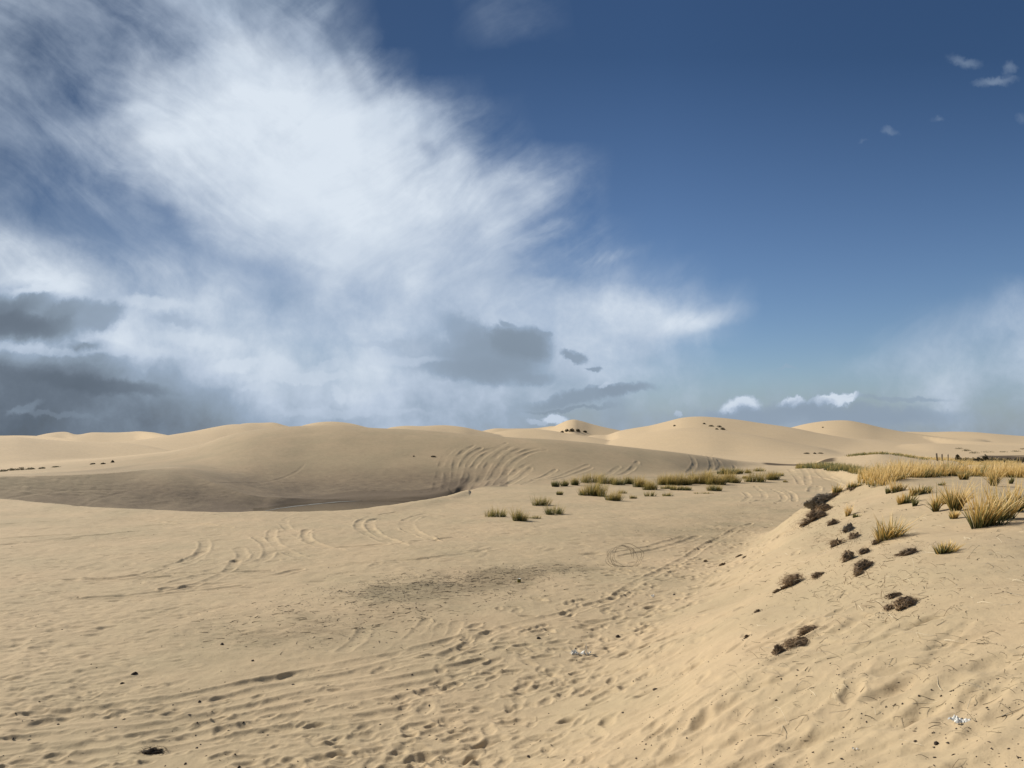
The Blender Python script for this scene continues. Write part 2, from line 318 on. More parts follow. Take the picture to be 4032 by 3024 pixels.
tracks([q2([(880, 600), (872, 660), (800, 710), (620, 760)]), q2([(1030, 640), (1042, 690), (900, 742)]), q2([(1100, 590), (1162, 640), (1135, 690), (1000, 730), (700, 800)]),
        q2([(1180, 560), (1172, 600), (1250, 662), (1380, 700)]), q2([(1330, 560), (1352, 620), (1480, 652)]), q2([(0, 598), (300, 580), (640, 545)]), q2([(0, 625), (250, 607), (480, 580)]), q2([(100, 560), (400, 552), (700, 540)]),
        q2([(620, 760), (900, 742), (1200, 690)]), q2([(280, 775), (620, 765), (1000, 735)]), q2([(700, 820), (1000, 790), (1300, 730)]), q2([(1500, 700), (1800, 690), (2150, 640)]), q2([(1450, 640), (1700, 620), (2000, 590)])],
       .12, .013, berm=.7, rough=1.3, seed=155)
tracks([z4([(770, 335), (700, 375), (660, 430), (640, 500), (610, 632)]), z4([(860, 335), (790, 375), (745, 440), (735, 500), (715, 632)]), z4([(910, 350), (830, 400), (790, 450), (760, 520), (735, 600)]),
        z4([(1070, 320), (990, 360), (900, 420), (855, 480), (835, 560), (760, 625)]), z4([(1130, 332), (1050, 370), (970, 440), (915, 530), (860, 612)]), z4([(1210, 338), (1110, 380), (1040, 450), (1010, 520), (940, 600)]),
        z4([(1330, 365), (1240, 380), (1140, 430), (1070, 510), (990, 600)]), z4([(1230, 480), (1180, 530), (1130, 560), (1050, 600)]), z4([(1250, 440), (1180, 470), (1100, 530), (1040, 580)]),
        z4([(1280, 350), (1180, 375), (1080, 420), (1020, 480), (960, 560)]), z4([(680, 470), (690, 560), (670, 612)]), z4([(1000, 350), (900, 380), (840, 430), (815, 470)])],
       .21, .030, berm=.4, rough=1.3, seed=160)
tracks([z4([(1600, 460), (1480, 510), (1350, 550)]), z4([(1620, 480), (1500, 525), (1380, 560)]), z4([(1920, 440), (1880, 490), (1800, 530)]), z4([(1800, 470), (1750, 510), (1680, 540)]), z4([(1480, 560), (1300, 560), (1180, 590)]), z4([(1390, 490), (1330, 530), (1240, 560)]),
        z5([(130, 397), (180, 430), (190, 470), (150, 510)]), z5([(200, 397), (280, 430), (330, 465), (320, 492)]), z5([(50, 402), (75, 440), (60, 490), (30, 512)]), z5([(230, 430), (250, 465), (190, 505)]),
        z5([(740, 478), (800, 520), (810, 590)]), z5([(830, 480), (900, 530), (960, 572)]), z5([(870, 477), (950, 540), (1010, 572)]), z5([(920, 478), (980, 525)]), z5([(690, 490), (740, 540), (770, 590)]), z5([(850, 600), (830, 640)]), z5([(880, 600), (870, 640)])],
       .18, .022, berm=.7, rough=1.0, seed=180)
tracks([z3([(1975, 455), (1930, 500), (1850, 540), (1600, 580), (1300, 600)]), z3([(880, 620), (760, 650), (620, 690), (500, 730)]), z3([(40, 680), (300, 640), (600, 625), (1000, 610)])], .13, .012, rough=.6, seed=190)

def stamp(x, y, L, W, dep, ang, rim=.3, tail=0.0):
    w = win(x, y, L*2.3)
    dx = X2[w]-x; dy = Y2[w]-y
    c, s = math.cos(ang), math.sin(ang)
    a = dx*c+dy*s; b_ = -dx*s+dy*c
    La = np.where(a > 0, L*(1+tail), L)
    q2 = (a/La)**2+(b_/W)**2
    q2 = q2*(1+.5*np.sin(a*31+x*7)*np.cos(b_*37+y*5)*.5)
    q = np.sqrt(q2)
    Z[w] += (-dep*np.exp(-q2*q2*1.1)+dep*rim*np.exp(-((q-1.45)/.38)**2)).astype(np.float32)

def along_toe(y):
    for (x0, y0), (x1, y1) in zip(toe[:-1], toe[1:]):
        if y0 <= y <= y1 and y1 > y0:
            return x0+(x1-x0)*(y-y0)/(y1-y0)
    return 0
# footprints along the foot of the mound and up its flank
for k in range(1500):
    y = 4.2+22*random.random()**1.5
    off = random.gauss(.35, 1.15)
    if random.random() < .25: off = random.uniform(-1.5, 4)
    x = along_toe(min(y, 24))+off
    if off > 2.2 and random.random() < .55: continue
    y += random.gauss(0, .3)
    sc_ = random.uniform(.65, 1.15)
    stamp(x, y, .12*sc_, .065*sc_, random.uniform(.006, .024)*sc_, random.gauss(.75, .7), rim=random.uniform(.15, .4), tail=random.uniform(0, .9))
# soft big prints on the slope at right
for k in range(170):
    u = random.uniform(2300, 3950); v = random.uniform(2450, 3100)
    x, y, r = ground(u, v, rmin=2.9)
    stamp(x, y, random.uniform(.13, .22), random.uniform(.06, .10), random.uniform(.008, .02), random.gauss(.35, .3), rim=.1, tail=random.uniform(.3, 1.5))
for u, v, L, W_, d_ in ((3520, 2710, .22, .085, .045), (3020, 2820, .13, .08, .045), (3160, 2805, .12, .05, .03), (3610, 2810, .2, .06, .03), (2950, 2990, .28, .07, .04), (3230, 2980, .3, .07, .035), (3290, 2865, .14, .05, .03), (2740, 2915, .2, .09, .05), (2350, 2770, .15, .08, .05), (1870, 2940, .18, .08, .05), (1640, 2990, .16, .09, .06), (2230, 2970, .16, .09, .05), (2200, 2870, .14, .08, .05)):
    x, y, r = ground(u, v, rmin=2.9)
    stamp(x, y, L*.8, W_*.9, d_*.3, .3, rim=.12, tail=.5)
# trampled lumpy ground on the left
for k in range(1500):
    u = abs(random.gauss(0, 330)); v = random.uniform(2180, 2830)
    if random.random() < .3: u = random.uniform(-300, 1000); v = random.uniform(2100, 2500)
    x, y, r = ground(u if random.random() < .8 else -u*.6, v, rmin=2.9)
    s_ = random.uniform(.7, 1.5)
    stamp(x, y, .105*s_, .055*s_, random.choice([1, .8, -0.8])*random.uniform(.003, .010)*s_, random.gauss(.2, .5), rim=random.uniform(.1, .4))
# hoof and foot prints across the bottom
for k in range(330):
    u = random.uniform(0, 1900); v = random.uniform(2700, 3080)
    if random.random() < .4: v = random.uniform(2830, 3080); u = random.uniform(1000, 2300)
    x, y, r = ground(u, v, rmin=2.9)
    s_ = random.uniform(.45, 1.0)
    stamp(x, y, .105*s_, .06*s_, random.uniform(.006, .022)*s_, random.gauss(.4, .5), rim=random.uniform(.2, .5))
# scattered prints on the flat and lip
for k in range(420):
    u = random.uniform(300, 2500); v = random.uniform(2020, 2300)
    x, y, r = ground(u, v, rmin=2.9)
    stamp(x, y, random.uniform(.15, .32), random.uniform(.08, .14), random.uniform(-.012, .015), random.gauss(.2, .6), rim=.3)
# clods at the lower face of the dune
for k in range(900):
    u = random.uniform(-100, 1750); v = 1940-abs(random.gauss(0, 45)) if u > 900 else 1985-abs(random.gauss(0, 55))-(500-min(u, 500))*.1
    x, y, r = ground(u, v, rmin=44)
    if r > 66: continue
    stamp(x, y, random.uniform(.15, .35), random.uniform(.1, .2), random.uniform(-.014, .014), random.uniform(-.5, .5), rim=.2)

# fine undulation
i1 = np.searchsorted(R, 60)
nearw = (sstep((60-R2f[:i1])/25)*sstep((R2f[:i1]-1)/2)).astype(np.float32)
xs, ys = X2[:i1], Y2[:i1]
lump = np.clip(.6-.15*TD[:i1], .5, 1)
Z[:i1] += nearw*(.026*fbm(xs*.9, ys*.9, 4, 61)+.016*lump*fbm(xs*3.3, ys*3.3, 3, 71)).astype(np.float32)
Z[:i1] += (nearw*.003*fbm(xs*11, ys*11, 2, 77)).astype(np.float32)
del nearw, xs, ys, lump
# ------------------------------------------------------------------ masks
def gpoly(pl): return [ground(u, v, rmin=2.9)[:2] for u, v in pl]
def pdist(pl, xs, ys):
    best = np.full(xs.shape, 1e9, np.float32)
    for (x0, y0), (x1, y1) in zip(pl[:-1], pl[1:]):
        ex, ey = x1-x0, y1-y0; L2 = ex*ex+ey*ey+1e-9
        t = np.clip(((xs-x0)*ex+(ys-y0)*ey)/L2, 0, 1)
        best = np.minimum(best, np.hypot(xs-(x0+t*ex), ys-(y0+t*ey)))
    return best
TE = (Z-CAMZ)/R2f
P1 = gpoly([(1180, 2480), (1330, 2420), (1480, 2350), (1600, 2330), (1760, 2300), (1900, 2280)])
P2 = gpoly([(1500, 2330), (1850, 2280), (2060, 2252), (2290, 2236)])
P3 = gpoly([(2620, 2130), (2780, 2085), (2960, 2040), (3060, 2000)])
grit = np.zeros(Z.shape, np.float32)
i1 = np.searchsorted(R, 60)
xs, ys = X2[:i1], Y2[:i1]
g = .6*np.exp(-(pdist(P1, xs, ys)/1.7)**2)+.7*np.exp(-(pdist(P2, xs, ys)/.9)**2)+.5*np.exp(-(pdist(P3, xs, ys)/1.9)**2)
g *= np.clip(1+1.6*fbm(xs*.8, ys*.8, 3, 81), 0, 2)
grit[:i1] = np.clip(g, 0, 1.2)
damp_dull = np.zeros(Z.shape, np.float32)
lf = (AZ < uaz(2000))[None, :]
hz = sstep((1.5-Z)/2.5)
damp_dull += np.where(lf & (R2f > LIP[None, :]+1.0) & (R2f < 66), hz, 0)*(1+.5*fbm(X2*.2, Y2*.2, 3, 91))
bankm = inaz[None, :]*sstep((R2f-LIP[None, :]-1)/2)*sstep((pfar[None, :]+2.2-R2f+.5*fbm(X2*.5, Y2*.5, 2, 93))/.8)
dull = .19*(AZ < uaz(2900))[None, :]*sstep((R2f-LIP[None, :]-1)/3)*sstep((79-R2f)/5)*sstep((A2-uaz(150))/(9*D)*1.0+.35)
damp_dull = np.clip(damp_dull*.85+bankm*.95+dull, 0, 1.5)  # damp low ground and pool bank, plus a duller tone across the dune face
dry = sstep((R2f-66)/14)*1.0
vn = 3.5*fbm(X2*.12, Y2*.12, 3, 95)
veg = (sstep((A2-uaz(3850)+vn*.004)/(.8*D))*sstep((R2f-104+vn*2)/3)*sstep((138-R2f+vn*2.5)/4)
       + sstep((AZ-uaz(2990))/(.5*D))[None, :]*sstep((uaz(3300)-AZ)/(.5*D))[None, :]*sstep((R2f-80)/1.5)*sstep((88-R2f)/2))
vgold = sstep((AZ-uaz(3420))/(2*D))[None, :]*sstep((R2f-90)/3)*sstep((116-R2f)/10)*.8
dry = np.maximum(dry, np.where(lf, 0, 0))
dry = np.maximum(dry, .0*sstep((TD2+.4)/1.2)*(R2f < 60))
del TE

# ------------------------------------------------------------------ materials
def newmat(name):
    m = bpy.data.materials.new(name); m.use_nodes = True
    nt = m.node_tree; nt.nodes.clear()
    return m, nt
class N:
    def __init__(s, nt): s.nt = nt
    def __call__(s, typ, **kw):
        n = s.nt.nodes.new(typ)
        for k, v in kw.items():
            if k == 'inp':
                for kk, vv in v.items():
                    if isinstance(vv, bpy.types.NodeSocket): s.nt.links.new(vv, n.inputs[kk])
                    else: n.inputs[kk].default_value = vv
            else: setattr(n, k, v)
        return n
    def math(s, op, a, b=0.0, c=0.0, clamp=False):
        n = s.nt.nodes.new('ShaderNodeMath'); n.operation = op; n.use_clamp = clamp
        for i, v in enumerate((a, b, c)):
            if isinstance(v, bpy.types.NodeSocket): s.nt.links.new(v, n.inputs[i])
            else: n.inputs[i].default_value = v
        return n.outputs[0]
    def mix(s, f, a, b):
        n = s.nt.nodes.new('ShaderNodeMix'); n.data_type = 'RGBA'
        for i, v in ((0, f), (6, a), (7, b)):
            if isinstance(v, bpy.types.NodeSocket): s.nt.links.new(v, n.inputs[i])
            else: n.inputs[i].default_value = (v if i == 0 else (*v, 1) if len(v) == 3 else v)
        return n.outputs[2]
    def noise(s, vec, scale, detail=3, rough=.5, dist=0.0):
        n = s('ShaderNodeTexNoise', inp={'Vector': vec, 'Scale': scale, 'Detail': detail, 'Roughness': rough, 'Distortion': dist}); return n.outputs['Fac']
    def noise2(s, vec, scale, detail=3, rough=.5, dist=0.0):
        n = s('ShaderNodeTexNoise', noise_dimensions='2D', inp={'Vector': vec, 'Scale': scale, 'Detail': detail, 'Roughness': rough, 'Distortion': dist}); return n.outputs['Fac']
    def attr(s, name):
        return s('ShaderNodeAttribute', attribute_name=name).outputs['Fac']
    def mr(s, v, a, b, c=0., d=1., typ='LINEAR'):
        n = s('ShaderNodeMapRange', interpolation_type=typ, inp={0: v, 1: a, 2: b, 3: c, 4: d}); return n.outputs[0]

def sand_material():
    m, nt = newmat('sand'); n = N(nt)
    out = n('ShaderNodeOutputMaterial'); bs = n('ShaderNodeBsdfPrincipled', inp={'Roughness': .9})
    if 'Specular IOR Level' in bs.inputs: bs.inputs['Specular IOR Level'].default_value = .25
    tc = n('ShaderNodeTexCoord').outputs['Object']
    n1 = n.noise(tc, .35, 4, .6); n2 = n.noise(tc, 3.0, 5, .65); n3 = n.noise(tc, 22., 4, .7); n4 = n.noise(tc, 160., 2, .6)
    base = n.mix(n.mr(n1, .35, .65), SAND_A, SAND_B)
    dry = n.mix(n.mr(n1, .3, .7), SAND_DRY, SAND_DRY2)
    c = n.mix(n.attr('dry'), base, dry)
    c = n.mix(n.math('MULTIPLY', n.mr(n2, .45, .75), .28), c, (.30, .215, .13))
    c = n.mix(n.math('MULTIPLY', n.mr(n3, .5, .72), .16), c, (.26, .19, .12))
    # sparse dark grains
    sp = n.math('MULTIPLY', n.mr(n3, .66, .72), n.mr(n2, .5, .65))
    c = n.mix(n.math('MULTIPLY', sp, .35), c, (.08, .05, .03))
    damp_dull = n.attr('damp_dull')
    damp_dulln = n.math('MULTIPLY', damp_dull, n.mr(n.noise(tc, 1.6, 5, .7), .25, .7, .72, 1.1))
    c = n.mix(n.math('MINIMUM', damp_dulln, 1.0), c, DAMP_DULLC)
    # plant-crumb stains
    st = n('ShaderNodeMapping', inp={'Vector': tc, 'Scale': (6., 9., 6.)})
    g1 = n.noise(st.outputs[0], 1.0, 5, .75)
    g = n.attr('grit')
    gm = n.mr(n.math('ADD', n.math('MULTIPLY', g, .33), g1), .66, .86)
    c = n.mix(n.math('MULTIPLY', gm, .42), c, n.mix(n.mr(n1, .4, .6), (.13, .095, .05), (.12, .11, .06)))
    c = n.mix(n.math('MULTIPLY', g, .25), c, (.20, .16, .09))
    c = n.mix(n.math('MULTIPLY', n.attr('vgold'), n.mr(n2, .3, .6)), c, (.36, .26, .10))
    c = n.mix(n.attr('veg'), c, n.mix(n.mr(n1, .4, .6), (.085, .06, .032), (.13, .09, .05)))
    nt.links.new(c, bs.inputs['Base Color'])
    h = n.math('ADD', n.math('MULTIPLY', n3, .012), n.math('MULTIPLY', n4, .003))
    h = n.math('ADD', h, n.math('MULTIPLY', n2, .02))
    bp = n('ShaderNodeBump', inp={'Strength': .55, 'Distance': 1.0, 'Height': h})
    nt.links.new(bp.outputs[0], bs.inputs['Normal'])
    nt.links.new(bs.outputs[0], out.inputs[0])
    return m
SAND_A = (.530, .397, .238); SAND_B = (.458, .358, .214); SAND_DRY = (.605, .455, .272); SAND_DRY2 = (.575, .435, .265); DAMP_DULLC = (.165, .122, .078)
M_sand = sand_material()

# build the sheet: flat part and dune part share their border row
def sheet(name, i0, i1, label):
    n = i1-i0
    V = np.stack([X2[i0:i1], Y2[i0:i1], Z[i0:i1]], -1).reshape(-1, 3)
    idx = np.arange(n*NC, dtype=np.int32).reshape(n, NC)
    Fq = np.stack([idx[:-1, :-1], idx[1:, :-1], idx[1:, 1:], idx[:-1, 1:]], -1).reshape(-1, 4)[:, ::-1]
    o = mesh_obj(name, V, Fq, M_sand, attrs={'damp_dull': damp_dull[i0:i1].ravel(), 'grit': grit[i0:i1].ravel(), 'dry': dry[i0:i1].ravel(), 'veg': veg[i0:i1].ravel(), 'vgold': vgold[i0:i1].ravel()})
    tag(o, kind='structure', label=label)
    return o
isp = int(np.searchsorted(R, 47.5))
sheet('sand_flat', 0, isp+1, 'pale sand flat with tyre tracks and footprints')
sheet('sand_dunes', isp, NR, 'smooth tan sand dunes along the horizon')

# water
def pond():
    m, nt = newmat('pond water'); n = N(nt)
    out = n('ShaderNodeOutputMaterial'); tc = n('ShaderNodeTexCoord').outputs['Object']
    bp = n('ShaderNodeBump', inp={'Strength': .03, 'Distance': .01, 'Height': n.noise(tc, 6., 3, .6)})
    bs = n('ShaderNodeBsdfPrincipled', inp={'Base Color': (.07, .052, .03, 1), 'Roughness': .06, 'Normal': bp.outputs[0]})
    nt.links.new(bs.outputs[0], out.inputs[0])
    aa = np.linspace(PF[0, 0]-.01, PF[-1, 0]+.02, 60); V = []; 
    ra = curve(lu, lr, aa)+1.5; rb = curve(PF[:, 0], PF[:, 1], aa)+1.4
    for t in np.linspace(0, 1, 8):
        r = ra+(rb-ra)*t
        V.append(np.stack([r*np.sin(aa), r*np.cos(aa), np.full(60, WZ)], -1))
    V = np.concatenate(V); idx = np.arange(480).reshape(8, 60)
    Fq = np.stack([idx[:-1, :-1], idx[:-1, 1:], idx[1:, 1:], idx[1:, :-1]], -1).reshape(-1, 4)
    o = mesh_obj('pond_water', V, Fq, m); tag(o, kind='structure', label='shallow brown pool at the foot of the dune')
    m2 = rough_mat('pale sky glint', (.19, .19, .17), (.28, .28, .25), 6.)  # pale strip laid on the water in place of a sky reflection
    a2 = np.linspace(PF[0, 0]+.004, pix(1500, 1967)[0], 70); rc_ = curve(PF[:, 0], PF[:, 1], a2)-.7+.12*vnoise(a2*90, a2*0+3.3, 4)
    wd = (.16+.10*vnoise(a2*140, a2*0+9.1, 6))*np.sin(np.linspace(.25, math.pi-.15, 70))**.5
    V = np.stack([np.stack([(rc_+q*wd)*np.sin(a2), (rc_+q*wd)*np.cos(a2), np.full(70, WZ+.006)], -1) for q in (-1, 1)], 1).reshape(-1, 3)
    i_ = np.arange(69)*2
    tag(mesh_obj('sky_glint_strip', V, np.stack([i_, i_+2, i_+3, i_+1], -1), m2), 'thin pale strip painted in for the sky reflection along the far side of the pool', 'painted reflection', kind='stuff')

exec_after = []
TE = (Z-CAMZ)/R2f
def grass_material(name, c0, c1, c2, trans=.35):
    m, nt = newmat(name); n = N(nt)
    out = n('ShaderNodeOutputMaterial'); t = n.attr('t'); r = n.attr('rnd')
    tt = n.math('ADD', t, n.math('MULTIPLY', n.math('SUBTRACT', r, .5), .5), clamp=True)
    c = n.mix(n.mr(tt, .05, .42), c0, c1); c = n.mix(n.mr(tt, .4, .95), c, c2)
    c = n.mix(n.math('MULTIPLY', n.mr(r, .75, 1.), .6), c, tuple(x*.45 for x in c1))
    d = n('ShaderNodeBsdfPrincipled', inp={'Base Color': c, 'Roughness': .55}); tr = n('ShaderNodeBsdfTranslucent', inp={'Color': c})
    mx = n('ShaderNodeMixShader', inp={0: trans, 1: d.outputs[0], 2: tr.outputs[0]}); nt.links.new(mx.outputs[0], out.inputs[0])
    return m
M_green = grass_material('green blades', (.06, .068, .024), (.15, .16, .05), (.36, .31, .12))
M_straw = grass_material('straw blades', (.13, .12, .04), (.70, .47, .14), (.97, .74, .36), .45)
M_amber = grass_material('amber blades', (.13, .135, .042), (.40, .31, .09), (.70, .52, .20), .45)
M_dull = grass_material('grey green blades', (.06, .065, .028), (.14, .155, .06), (.28, .27, .11))

def rough_mat(name, a, b, scale=30., rough=.9, bump=.02):
    m, nt = newmat(name); n = N(nt)
    out = n('ShaderNodeOutputMaterial'); tc = n('ShaderNodeTexCoord').outputs['Object']
    f = n.noise(tc, scale, 4, .65)
    bp = n('ShaderNodeBump', inp={'Strength': .7, 'Distance': bump, 'Height': f})
    bs = n('ShaderNodeBsdfPrincipled', inp={'Base Color': n.mix(n.mr(f, .35, .65), a, b), 'Roughness': rough, 'Normal': bp.outputs[0]})
    nt.links.new(bs.outputs[0], out.inputs[0]); return m
M_soil = rough_mat('root soil', (.10, .064, .036), (.30, .21, .125), 40.)
M_soilgrey = rough_mat('grey root soil', (.10, .084, .062), (.22, .185, .135), 40.)
M_fibre = rough_mat('root fibre', (.27, .18, .10), (.56, .41, .25), 25.)
M_fibredark = rough_mat('dark root fibre', (.14, .09, .05), (.38, .27, .16), 25.)
M_fibregrey = rough_mat('grey root fibre', (.20, .165, .12), (.40, .33, .24), 25.)
M_crumb = rough_mat('dark crumbs', (.022, .014, .009), (.075, .05, .032), 60.)
M_twig = rough_mat('twig', (.05, .038, .022), (.14, .11, .06), 40.)
M_pale = rough_mat('bleached straw', (.62, .52, .34), (.78, .68, .48), 40., .7)
M_white = rough_mat('white scrap', (.78, .76, .68), (.9, .89, .83), 60., .6)
M_wood = rough_mat('weathered post wood', (.06, .045, .03), (.14, .11, .075), 14.)
M_leafd = rough_mat('dark scrub leaves', (.045, .040, .018), (.105, .085, .04), 8.)
M_leafg = rough_mat('olive scrub leaves', (.12, .11, .055), (.26, .22, .12), 8.)
M_bottle = rough_mat('olive can paint', (.10, .085, .01), (.17, .15, .02), 20., .4)

pond()
def blade_arrays(n, h, sx, sy, rng, lean=(.12, -.02), droop=.25, w=.012, splay=.55, hv=.35, seg=4, cx=0., cy=0.):
    rr_ = np.sqrt(rng.rand(n)); th = rng.rand(n)*2*math.pi
    bx = rr_*np.cos(th)*sx; by = rr_*np.sin(th)*sy
    ox = np.cos(th)*rr_*splay+rng.randn(n)*.16+lean[0]; oy = np.sin(th)*rr_*splay+rng.randn(n)*.16+lean[1]
    hh = h*(1-hv*rng.rand(n))*(1-.25*rr_)
    dr = droop*(rng.rand(n)**1.5)*1.6
    t = np.linspace(0, 1, seg+1)[None, :]
    L = hh[:, None]
    bend = (t*.75+dr[:, None]*t*t)
    x = bx[:, None]+L*ox[:, None]*bend; y = by[:, None]+L*oy[:, None]*bend
    z = L*(t-.35*dr[:, None]*t**2.2)
    wd = w*(.7+.6*rng.rand(n))[:, None]*(1-t**1.6*.88)
    az_ = rng.rand(n)*math.pi; sxv = np.cos(az_)[:, None]*wd*.5; syv = np.sin(az_)[:, None]*wd*.5
    V = np.stack([np.stack([x-sxv+cx, y-syv+cy, z], -1), np.stack([x+sxv+cx, y+syv+cy, z], -1)], 2)  # n, seg+1, 2, 3
    nv = (seg+1)*2
    base = np.arange(n)[:, None]*nv; k = np.arange(seg)[None, :]*2
    Fq = np.stack([base+k, base+k+1, base+k+3, base+k+2], -1).reshape(-1, 4)
    T = np.repeat(np.broadcast_to(t, (n, seg+1)), 2, axis=1).reshape(-1)
    Rn = np.repeat(rng.rand(n), nv)
    return V.reshape(-1, 3), Fq, T, Rn

def cat(parts):
    V, Fq, T, Rn = [], [], [], []; o = 0
    for v, f, t, r in parts:
        V.append(v); Fq.append(f+o); T.append(t); Rn.append(r); o += len(v)
    return np.concatenate(V), np.concatenate(Fq), np.concatenate(T), np.concatenate(Rn)

_k = [0]
def place(u, v, rmin=3.0):
    x, y, r = ground(u, v, rmin); return x, y, zat(x, y), r
def tuft(u, v, hpx, wpx, label, kind='mid', group=None, dens=1.0, gold=.5, lean=None, rmin=8.0, splay=.6, name='grass_tuft', w=None, droop=.25):
    _k[0] += 1; rng = np.random.RandomState(1000+_k[0])
    x, y, z, r = place(u, v, rmin)
    h = hpx/F*r*1.12; s = wpx/F*r*.5
    s0 = max(.03, s-.33*h*splay)
    root = empty(name, (x, y, z-.015)); tag(root, label, 'grass tuft', group)
    if kind == 'near': n0, w_ = int(105*dens), .019
    else: n0, w_ = int(300*dens), max(.012, .00042*r)
    if w: w_ = w
    ln = lean or (.13, -.03)
    sy = s0*.6
    for nm, frac, hh, mat in (('green_blades', 1-gold, .82, M_dull if kind == 'dull' else M_green), ('straw_blades', gold, 1.0, M_amber if kind in ('mid', 'dull') else M_straw)):
        k_ = int(n0*(frac if min(gold, 1-gold)*n0 >= 30 else 1))
        if frac < .5 and k_ < 30: continue
        k_ = max(k_, 60)
        m_ = int(np.clip(round(s/max(.16*h, .09)), 2, 7)); parts = []
        for b_ in range(m_):
            cx_ = (-1+2*(b_+.5)/m_)*s0*.95+rng.randn()*s0*.12; cy_ = rng.randn()*sy*.5; hf = h*hh*(.62+.42*rng.rand())*(1-.25*(cx_/max(s0, .01))**2)
            kk = max(8, int(k_/m_*(.6+.8*rng.rand())))
            parts.append(blade_arrays(kk, hf, s0/m_*1.7, sy/1.6, rng, (ln[0]+.18*cx_/max(s0, .01)+rng.randn()*.09, ln[1]+rng.randn()*.07), droop, w_, splay*.8, .5, cx=cx_, cy=cy_))
        V, Fq, T, Rn = cat(parts)
        # sit on the ground
        V[:, 2] += (zat_many(V[:, 0]+x, V[:, 1]+y)-z)*(1-np.clip(T*1.5, 0, 1)) if kind == 'near' else 0
        mesh_obj(nm, V, Fq, mat, parent=root, attrs={'t': T, 'rnd': Rn})
    return root

# near clumps on the sandy mound
GN = 'grass clumps growing on the near mound'
near = [
 (3874, 2072, 150, 165, 'big golden grass clump at the right edge, largest on the mound', 2.4, .62, .75, .35),
 (3952, 2046, 150, 110, 'tall golden clump leaning right directly behind the largest clump', 1.3, .66, .5, .3),
 (4000, 2014, 140, 80, 'brown and gold clump at the frame edge behind the largest clump', 1.0, .62, .4, .3),
 (3503, 2118, 92, 150, 'round spiky clump alone on open sand, straw tips over dark green base', 1.6, .5, 1.0, .25),
 (3722, 2176, 58, 85, 'low dark green clump lowest on the slope, with short spread blades', .42, .08, 1.0, .3),
 (3757, 2042, 44, 40, 'short green tuft just below the tall straw clump left of the largest clump', .3, .05, .8, .2),
 (3684, 2014, 105, 34, 'thin upright tuft with one long arching straw, left of the tall straw clump', .3, .6, .5, .7),
 (3764, 2012, 122, 72, 'tall straw clump left of the largest clump, ragged pale tips', .9, .72, .5, .4),
 (3722, 1984, 62, 34, 'small half-hidden tuft behind the thin arching tuft', .35, .55, .5, .3),
 (3565, 1980, 62, 66, 'dense olive and straw clump in front of the golden grass strip', 1.0, .5, .5, .2),
 (3602, 1993, 42, 22, 'narrow green tuft touching the right side of the dense olive clump', .25, .35, .4, .2),
 (3622, 1946, 56, 60, 'dark green upright clump behind the dense olive clump', .8, .32, .4, .25),
 (3657, 1935, 34, 18, 'tiny dark tuft right of the dark green upright clump', .2, .2, .6, .2),
 (3535, 1936, 48, 44, 'mixed clump at the foot of the golden strip, left of the dark green upright clump', .6, .45, .4, .2),
 (3498, 1943, 42, 22, 'slim green tuft standing apart at the left foot of the golden strip', .25, .3, .35, .2),
 (3796, 1889, 54, 46, 'dark green fan-shaped tuft in front of the far golden strip', .45, .15, .7, .2),
 (3912, 1913, 76, 40, 'dark green tuft with a broken straw bent across it', .5, .35, .5, .5),
 (3980, 1905, 46, 14, 'thin dark upright stalk tuft near the right edge', .15, .2, .3, .2),
 (3706, 1911, 22, 24, 'tiny grey-green tuft on bare sand between the clumps', .25, .1, .8, .2),
 (3877, 1856, 58, 26, 'tall dark stalks rising above the far golden strip', .3, .25, .35, .2),
 (3297, 1941, 46, 40, 'pale straw tuft at the broken edge of the mound', .45, .8, .5, .3),
 (3362, 1919, 40, 46, 'pale straw tuft beside a low dark edge, right of the broken edge tuft', .45, .8, .5, .3),
 (3338, 2032, 54, 26, 'sparse reddish upright stalks on the slope below the broken edge', .12, .7, .4, .2),
 (3372, 2036, 22, 30, 'very short sparse green shoots beside the reddish stalks', .15, .2, .6, .2),
]
for (u, v, h, w_, lab, dn, gd, sp, dr) in near:
    tuft(u, v, h*(1.28 if h > 90 else 1.12), w_*1.1, lab, 'near', GN, dn, gd, splay=sp, droop=dr)

